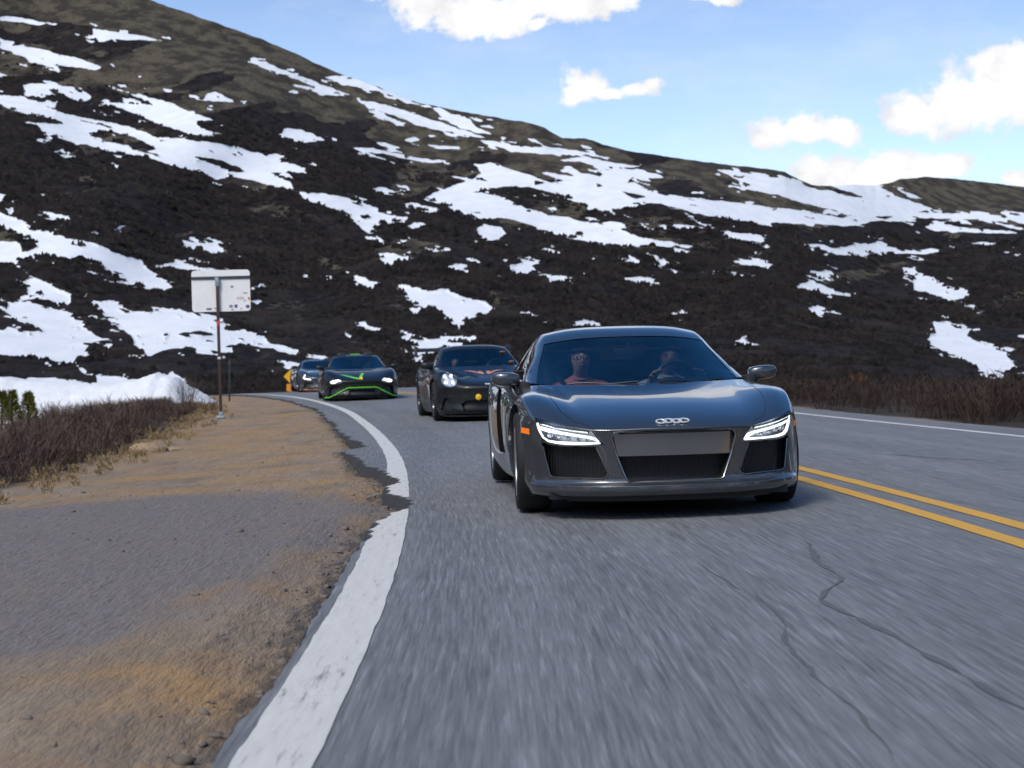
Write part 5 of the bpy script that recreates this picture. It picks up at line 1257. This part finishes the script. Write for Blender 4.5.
# slim green marker post behind the sign
x, y, z = at_depth(229.5, 359, 46.); g0 = GZf(x, y)
t = empty('marker_post', (x, y, g0)); tag(t, 'thin dark green marker post in the scrub right of the white sign', 'post')
hh = max(.9, z-g0); MB().box((0, 0, hh/2), (.055, .03, hh), bev=.006).build('post', simple('dark_green_steel', (.012, .03, .024), .6), t); MB().box((0, -.018, hh-.12), (.05, .006, .12)).build('reflector', simple('dull_reflector', (.05, .07, .06), .4), t)
# a clod at the shoulder's edge
def lump(name, x, y, sx, sy, sz, mat, seed, sub=4, rough=.22):
    bm = bmesh.new(); bmesh.ops.create_icosphere(bm, subdivisions=sub, radius=1); P = np.array([v.co[:] for v in bm.verts]); Fs = np.array([[v.index for v in f.verts] for f in bm.faces]); bm.free()
    d = 1+1.6*rough*fbm(P[:, 0]*1.4+seed+P[:, 2], P[:, 1]*1.4+seed*2+P[:, 2]*.7, 5)+.12*fbm(P[:, 0]*6+P[:, 2]*4, P[:, 1]*6+seed, 3); P = P*d[:, None]*np.array([sx, sy, sz])
    o = mesh(name, P, Fs, mat); o.location = (x, y, GZf(x, y)); return o
CLODM = simple('sandy_earth', (.30, .21, .125), .95, var=.5, scale=14, bmp=.9)
x, y = at(146, 446); tag(lump('earth_clod', x, y, .30, .26, .13, CLODM, 3), 'sandy tan clod of earth at the edge of the dry shrubs', 'clod')
x, y = at(172, 444); tag(lump('earth_clod', x, y, .16, .16, .045, CLODM, 8), 'low flat sandy clod right beside the larger tan clod', 'clod')
# ploughed snow bank behind the shrubs
cu_ = np.array([-260, -120, 0, 30, 40, 97, 130, 150, 163, 171, 178, 190, 200, 217, 226]); cvv = np.array([372, 374, 377, 375.5, 378, 383.5, 383, 380, 375, 372, 375, 376, 383, 394, 401])
us = np.linspace(-260, 226, 320); ww = np.linspace(0, 1, 40); UU, WW = np.meshgrid(us, ww); BY = 46.0
Yd = BY-4.2*(1-WW)+0*UU; crest = H+(VH-np.interp(UU, cu_, cvv))*BY/F_PX
X = (UU-512)*BY/F_PX; base = -1.35
prof = np.sin(np.clip(WW/.62, 0, 1)*np.pi/2)**.8*np.where(WW > .62, np.cos((WW-.62)/.38*np.pi/2), 1)
Zs = base+(crest-base)*prof+(.10*fbm(X*1.6, Yd*1.6, 4)+.05*np.abs(fbm(X*5, Yd*5, 3)))*prof*(.5+sstep(120, 165, UU))
Yd = Yd+.25*fbm(X*.8+4, Zs*2, 3)
q = np.arange(Zs.size).reshape(Zs.shape); Fs = np.stack([q[:-1, :-1], q[:-1, 1:], q[1:, 1:], q[1:, :-1]], -1).reshape(-1, 4)
def snow_mat():
    m, nt, b, L = nmat('old_snow'); co = coord(nt)
    c = mixc(nt, mapr(nt, noise(nt, mapping(nt, co, (1, 1, 2)), 1.3, 6, .65), .35, .75), (.76, .77, .79), (.62, .63, .65))
    c = mixc(nt, mapr(nt, noise(nt, co, 4, 5, .7), .62, .78, 0, .5), c, (.34, .30, .26))
    L.new(c, b.inputs['Base Color']); b.inputs['Roughness'].default_value = .9; bump(nt, b, noise(nt, co, 3.5, 5, .6), .5, .12); return m
sb = mesh('snow_bank', np.stack([X, Yd, Zs], -1).reshape(-1, 3), Fs, snow_mat()); tag(sb, 'bank of old ploughed snow behind the dry shrubs left of the sign', 'snow bank')

# ------------------------------------------------------------------ shrubs
def twig_mat(name, c0, c1):
    m, nt, b, L = nmat(name); co = coord(nt)
    L.new(mixc(nt, mapr(nt, noise(nt, co, 1.3, 4, .6), .3, .7), c0, c1), b.inputs['Base Color']); b.inputs['Roughness'].default_value = .8; b.inputs['Specular IOR Level'].default_value = .2; return m
def twigs(P, w_, r):
    """shrubs as fans of thin branching stems; P: (x, y, z, height, spread, stems)"""
    V = []; Fs = []
    def ribbon(pts, w0):
        b = len(V); a = r.random()*6.28; sx, sy = math.cos(a)*w0, math.sin(a)*w0; n = len(pts)
        for i, p in enumerate(pts):
            k = 1-.75*i/(n-1); V.append((p[0]-sx*k, p[1]-sy*k, p[2])); V.append((p[0]+sx*k, p[1]+sy*k, p[2]))
        for i in range(n-1): Fs.append((b+2*i, b+2*i+1, b+2*i+3, b+2*i+2))
    for (x, y, z, h, sp_, ns) in P:
        for s in range(ns):
            a = r.random()*6.28; ln = h*r.uniform(.6, 1.1); lean = sp_*r.uniform(.15, 1)
            bx_, by_ = x+math.cos(a)*sp_*.18, y+math.sin(a)*sp_*.18; ex_, ey_ = x+math.cos(a)*lean, y+math.sin(a)*lean
            m1 = (bx_*.5+ex_*.5+r.uniform(-.04, .04), by_*.5+ey_*.5+r.uniform(-.04, .04), z+ln*.45); e1 = (ex_, ey_, z+ln)
            ribbon([(bx_, by_, z-.05), m1, e1], w_*1.5)
            for q in range(9):
                f = r.uniform(.25, 1); p0 = (bx_+(ex_-bx_)*f, by_+(ey_-by_)*f, z+ln*f); a2 = a+r.uniform(-1.3, 1.3); l2 = h*r.uniform(.12, .38)
                p2 = (p0[0]+math.cos(a2)*l2*.65, p0[1]+math.sin(a2)*l2*.65, p0[2]+l2*r.uniform(.2, .9))
                ribbon([p0, ((p0[0]+p2[0])/2+r.uniform(-.02, .02), (p0[1]+p2[1])/2, (p0[2]+p2[2])/2+.015), p2], w_)
    return np.array(V), np.array(Fs)
TW1 = twig_mat('willow_twigs', (.055, .038, .033), (.150, .096, .074)); TW2 = twig_mat('dark_willow_twigs', (.027, .020, .017), (.072, .047, .037)); TWR = twig_mat('rust_twigs', (.17, .06, .02), (.26, .11, .04)); TWG = twig_mat('olive_twigs', (.035, .038, .016), (.075, .07, .03))
r_ = random.Random(5); P = []
while len(P) < 380:
    y = r_.uniform(14.2, 44) if r_.random() < .7 else r_.uniform(14.2, 26); xb = float(bx(y)); x = xb-.25-abs(r_.gauss(0, 1))*2.6 if r_.random() < .75 else xb-r_.uniform(.1, 9)
    u = 512+F_PX*x/y
    if u < -90 or u > 214: continue
    z = GZf(x, y); lim = H+(VH-float(np.interp(u, [-100, 0, 60, 110, 150, 200, 214], [402, 404, 405, 402, 398, 397, 401])))*y/F_PX
    h = min(r_.uniform(.42, .72), max(.2, lim-z)); 
    h *= r_.uniform(.7, 1.08)
    if xb-x < .7: h *= r_.uniform(.35, .8)
    P.append((x, y, z, h, h*.85, 22))
V, Fs = twigs(P, .0038, r_); tag(mesh('willow_thicket', V, Fs, TW1, smooth=False), 'leafless brown willow thicket along the left shoulder', 'shrubs', kind='stuff')
P = []
while len(P) < 620:
    y = r_.uniform(15, 60); x0 = float(EX_[int((y+40)/.05), 0])+7.35/float(NRM[int((y+40)/.05), 0])+.6; x = x0+abs(r_.gauss(0, 1))*3.0 if r_.random() < .8 else x0+r_.uniform(0, 16)
    u = 512+F_PX*x/y
    if u < 330 or u > 1120: continue
    z = GZf(x, y); lim = H+(VH-float(np.interp(u, [300, 520, 780, 830, 900, 960, 1030], [387, 385, 384, 383, 381, 380, 378]))+r_.uniform(-5, 5))*y/F_PX
    h = min(r_.uniform(.35, 1.0), max(.15, lim-z)); P.append((x, y, z, h, h*1.0, 20))
V, Fs = twigs(P, .004, r_); tag(mesh('willow_thicket', V, Fs, TW2, smooth=False), 'dark leafless willow thicket beyond the right edge line', 'shrubs', kind='stuff')
def shrub(u, v, Y, h, sp_, mat, label, ns=50, w_=.004):
    x, y, z = at_depth(u, v, Y); z0 = z-h
    o = empty('shrub', (x, y, z0)); tag(o, label, 'shrub')
    V, Fs = twigs([(0, 0, 0, h, sp_, ns)], w_, r_); mesh('twigs', V, Fs, mat, o, smooth=False); return o
shrub(187, 380, 41, .75, .55, TW1, 'tall bare willow shrub in front of the snow bank peak', 60)
shrub(858, 375, 42, .55, .35, TWR, 'rust coloured bush above the right roadside thicket', 40)
shrub(210, 398, 36, .5, .5, TWR if False else TW1, 'reddish willow shrub at the foot of the sign post', 40)
# dry grass tufts along the foot of the thicket and on the dirt
GRM = twig_mat('dry_grass', (.22, .15, .075), (.40, .30, .17)); P = []
while len(P) < 420:
    y = r_.uniform(13.2, 46); x = float(bx(max(y, 13.9)))+r_.gauss(-.05, .30)
    if road_d(x, y) > -1.2: continue
    P.append((x, y, GZf(x, y), r_.uniform(.04, .12), r_.uniform(.06, .14), 8))
V, Fs = twigs(P, .004, r_); tag(mesh('dry_grass', V, Fs, GRM, smooth=False), 'dry tan grass at the foot of the willow thicket', 'grass', kind='stuff')
# young conifers at the left edge
NEED = simple('young_needles', (.13, .125, .015), .7, var=.4, scale=15)
def sapling(u, v, Y, h, label):
    x, y, z = at_depth(u, v, Y); g = z-h; o = empty('conifer_sapling', (x, y, g)); tag(o, label, 'tree', 'young conifers at the left edge')
    MB().tube([(0, 0, 0), (0, 0, h*.5), (0, 0, h*.95)], [.02, .014, .006], 6).build('trunk', RUST, o)
    V = []; Fs = []
    for k in range(1100):
        f = r_.random()**.8; zz = h*(.25+.75*f); rad = (1-f)*.15+.03; a = r_.random()*6.28; rr = rad*r_.random()**.5; c = (rr*math.cos(a), rr*math.sin(a), zz)
        d = Vector((math.cos(a)*.6+r_.uniform(-.4, .4), math.sin(a)*.6+r_.uniform(-.4, .4), r_.uniform(.2, 1))).normalized()*r_.uniform(.05, .09); s_ = d.cross(Vector((r_.random(), r_.random(), r_.random()))).normalized()*.009
        b = len(V); V += [tuple(Vector(c)-s_), tuple(Vector(c)+s_), tuple(Vector(c)+d)]; Fs.append((b, b+1, b+2))
    mesh('crown', V, Fs, NEED, o, smooth=False)
sapling(2, 392, 23, .62, 'yellow green conifer sapling cut by the left edge of the photo'); sapling(12, 391.5, 24, .62, 'narrow yellow green conifer sapling, middle of the three at the left edge'); sapling(28, 393, 24, .60, 'bushiest yellow green conifer sapling, right of the three')
# scrub clumps on the mountainside
rs = np.random.RandomState(3); n = 30000
uu = rs.uniform(-120, 1150, n); t_ = rs.uniform(.0, .80, n)**1.15
rid = np.interp(uu, RU, RVv); vv_ = VB+(rid-VB)*t_; sn_ = snow_at(uu, vv_)
iu = np.clip(np.searchsorted(cu, uu), 0, len(cu)-1); it = np.clip((t_*(NT-1)).astype(int), 0, NT-2)
ft = t_*(NT-1)-it
Pg = np.stack([(V_ := np.stack([(U-512)/F_PX*D, D, Zd], -1))[it, iu]*(1-ft[:, None])+V_[it+1, iu]*ft[:, None]], 0)[0]
gr_ = grass[it, iu]; clus = fbm(Pg[:, 0]*.06, Pg[:, 1]*.05, 4)
keep = (sn_ < .28) & (rs.rand(n) > gr_*.86) & (clus > -.22) | ((sn_ < .8) & (rs.rand(n) < .015)); Pg = Pg[keep]; n = len(Pg)
hh = rs.uniform(.28, .72, n)*(1+.45*(Pg[:, 1] > 240)); K = 7
an = rs.uniform(0, 6.28, (n, K)); rad = rs.uniform(.2, 1, (n, K))*hh[:, None]*1.1; cx = Pg[:, None, 0]+np.cos(an)*rad; cy = Pg[:, None, 1]+np.sin(an)*rad*.7
wd_ = hh[:, None]*rs.uniform(.35, .7, (n, K)); tl = hh[:, None]*rs.uniform(.5, 1.1, (n, K)); zz = Pg[:, None, 2]-.1+0*an; a2 = rs.uniform(-.5, .5, (n, K))
A = np.stack([cx-wd_*np.cos(a2), cy-wd_*np.sin(a2), zz], -1); B_ = np.stack([cx+wd_*np.cos(a2), cy+wd_*np.sin(a2), zz], -1)
C_ = np.stack([cx+wd_*.6*rs.uniform(-.2, 1, (n, K)), cy+.2*rad*np.sin(an), zz+tl], -1); D_ = np.stack([cx-wd_*.8*rs.uniform(-.2, 1, (n, K)), cy+.2*rad*np.sin(an), zz+tl*rs.uniform(.6, 1, (n, K))], -1)
V = np.stack([A, B_, C_, D_], 2).reshape(-1, 3); Fs = np.arange(len(V)).reshape(-1, 4)
SCR = twig_mat('mountain_scrub', (.008, .007, .008), (.038, .030, .027))
nt = SCR.node_tree; [setattr(x.inputs['Scale'], 'default_value', .11) for x in nt.nodes if x.type == 'TEX_NOISE']
tag(mesh('mountain_scrub', V, Fs, SCR, smooth=False), 'low dark scrub scattered over the mountainside', 'scrub', kind='stuff')
V = []; P = []
while len(P) < 260:      # scrub on the flat beyond the right thicket
    x, y = rs.uniform(14, 110), rs.uniform(4, 100)
    if (x-512*0)/y*F_PX+512 > 330 and road_d(x, y) > 9: P.append((x, y, GZf(x, y), rs.uniform(.35, .8), .6, 9))
V, Fs = twigs(P, .012, r_); tag(mesh('willow_thicket', V, Fs, TW2, smooth=False), 'scattered dark scrub on the flat ground right of the road', 'shrubs', kind='stuff')
# loose stones along the broken edge and over the lay-by
STM = simple('loose_stones', (.15, .125, .105), .9, var=.6, scale=3)
rq = random.Random(9); V = []; Fs = []
bm = bmesh.new(); bmesh.ops.create_icosphere(bm, subdivisions=1, radius=1); I0 = np.array([v.co[:] for v in bm.verts]); J0 = [[v.index for v in f.verts] for f in bm.faces]; bm.free()
for k in range(1100):
    y = rq.uniform(3.2, 15) if k % 3 else rq.uniform(3.2, 34); i = int((y+40)/.05); lo = float(edge_lo(np.array(y)))
    off = lo-.03-abs(rq.gauss(0, .12)) if rq.random() < .45 else lo-rq.uniform(.05, 4.5)
    p = EX_[i]+NRM[i]*off; s = min(.03, .004+rq.expovariate(1/.005)); z = GZf(p[0], p[1])
    b = len(V); q = I0*np.array([s*rq.uniform(.7, 1.4), s*rq.uniform(.7, 1.4), s*rq.uniform(.4, .8)])*np.array([[rq.uniform(.6, 1.3)] for _ in I0])+np.array([p[0], p[1], z+s*.2])
    V += q.tolist(); Fs += [[j+b for j in f] for f in J0]
tag(mesh('loose_gravel', V, np.array(Fs), STM, smooth=False), 'loose stones scattered over the dirt shoulder and lay-by', 'gravel', kind='stuff')
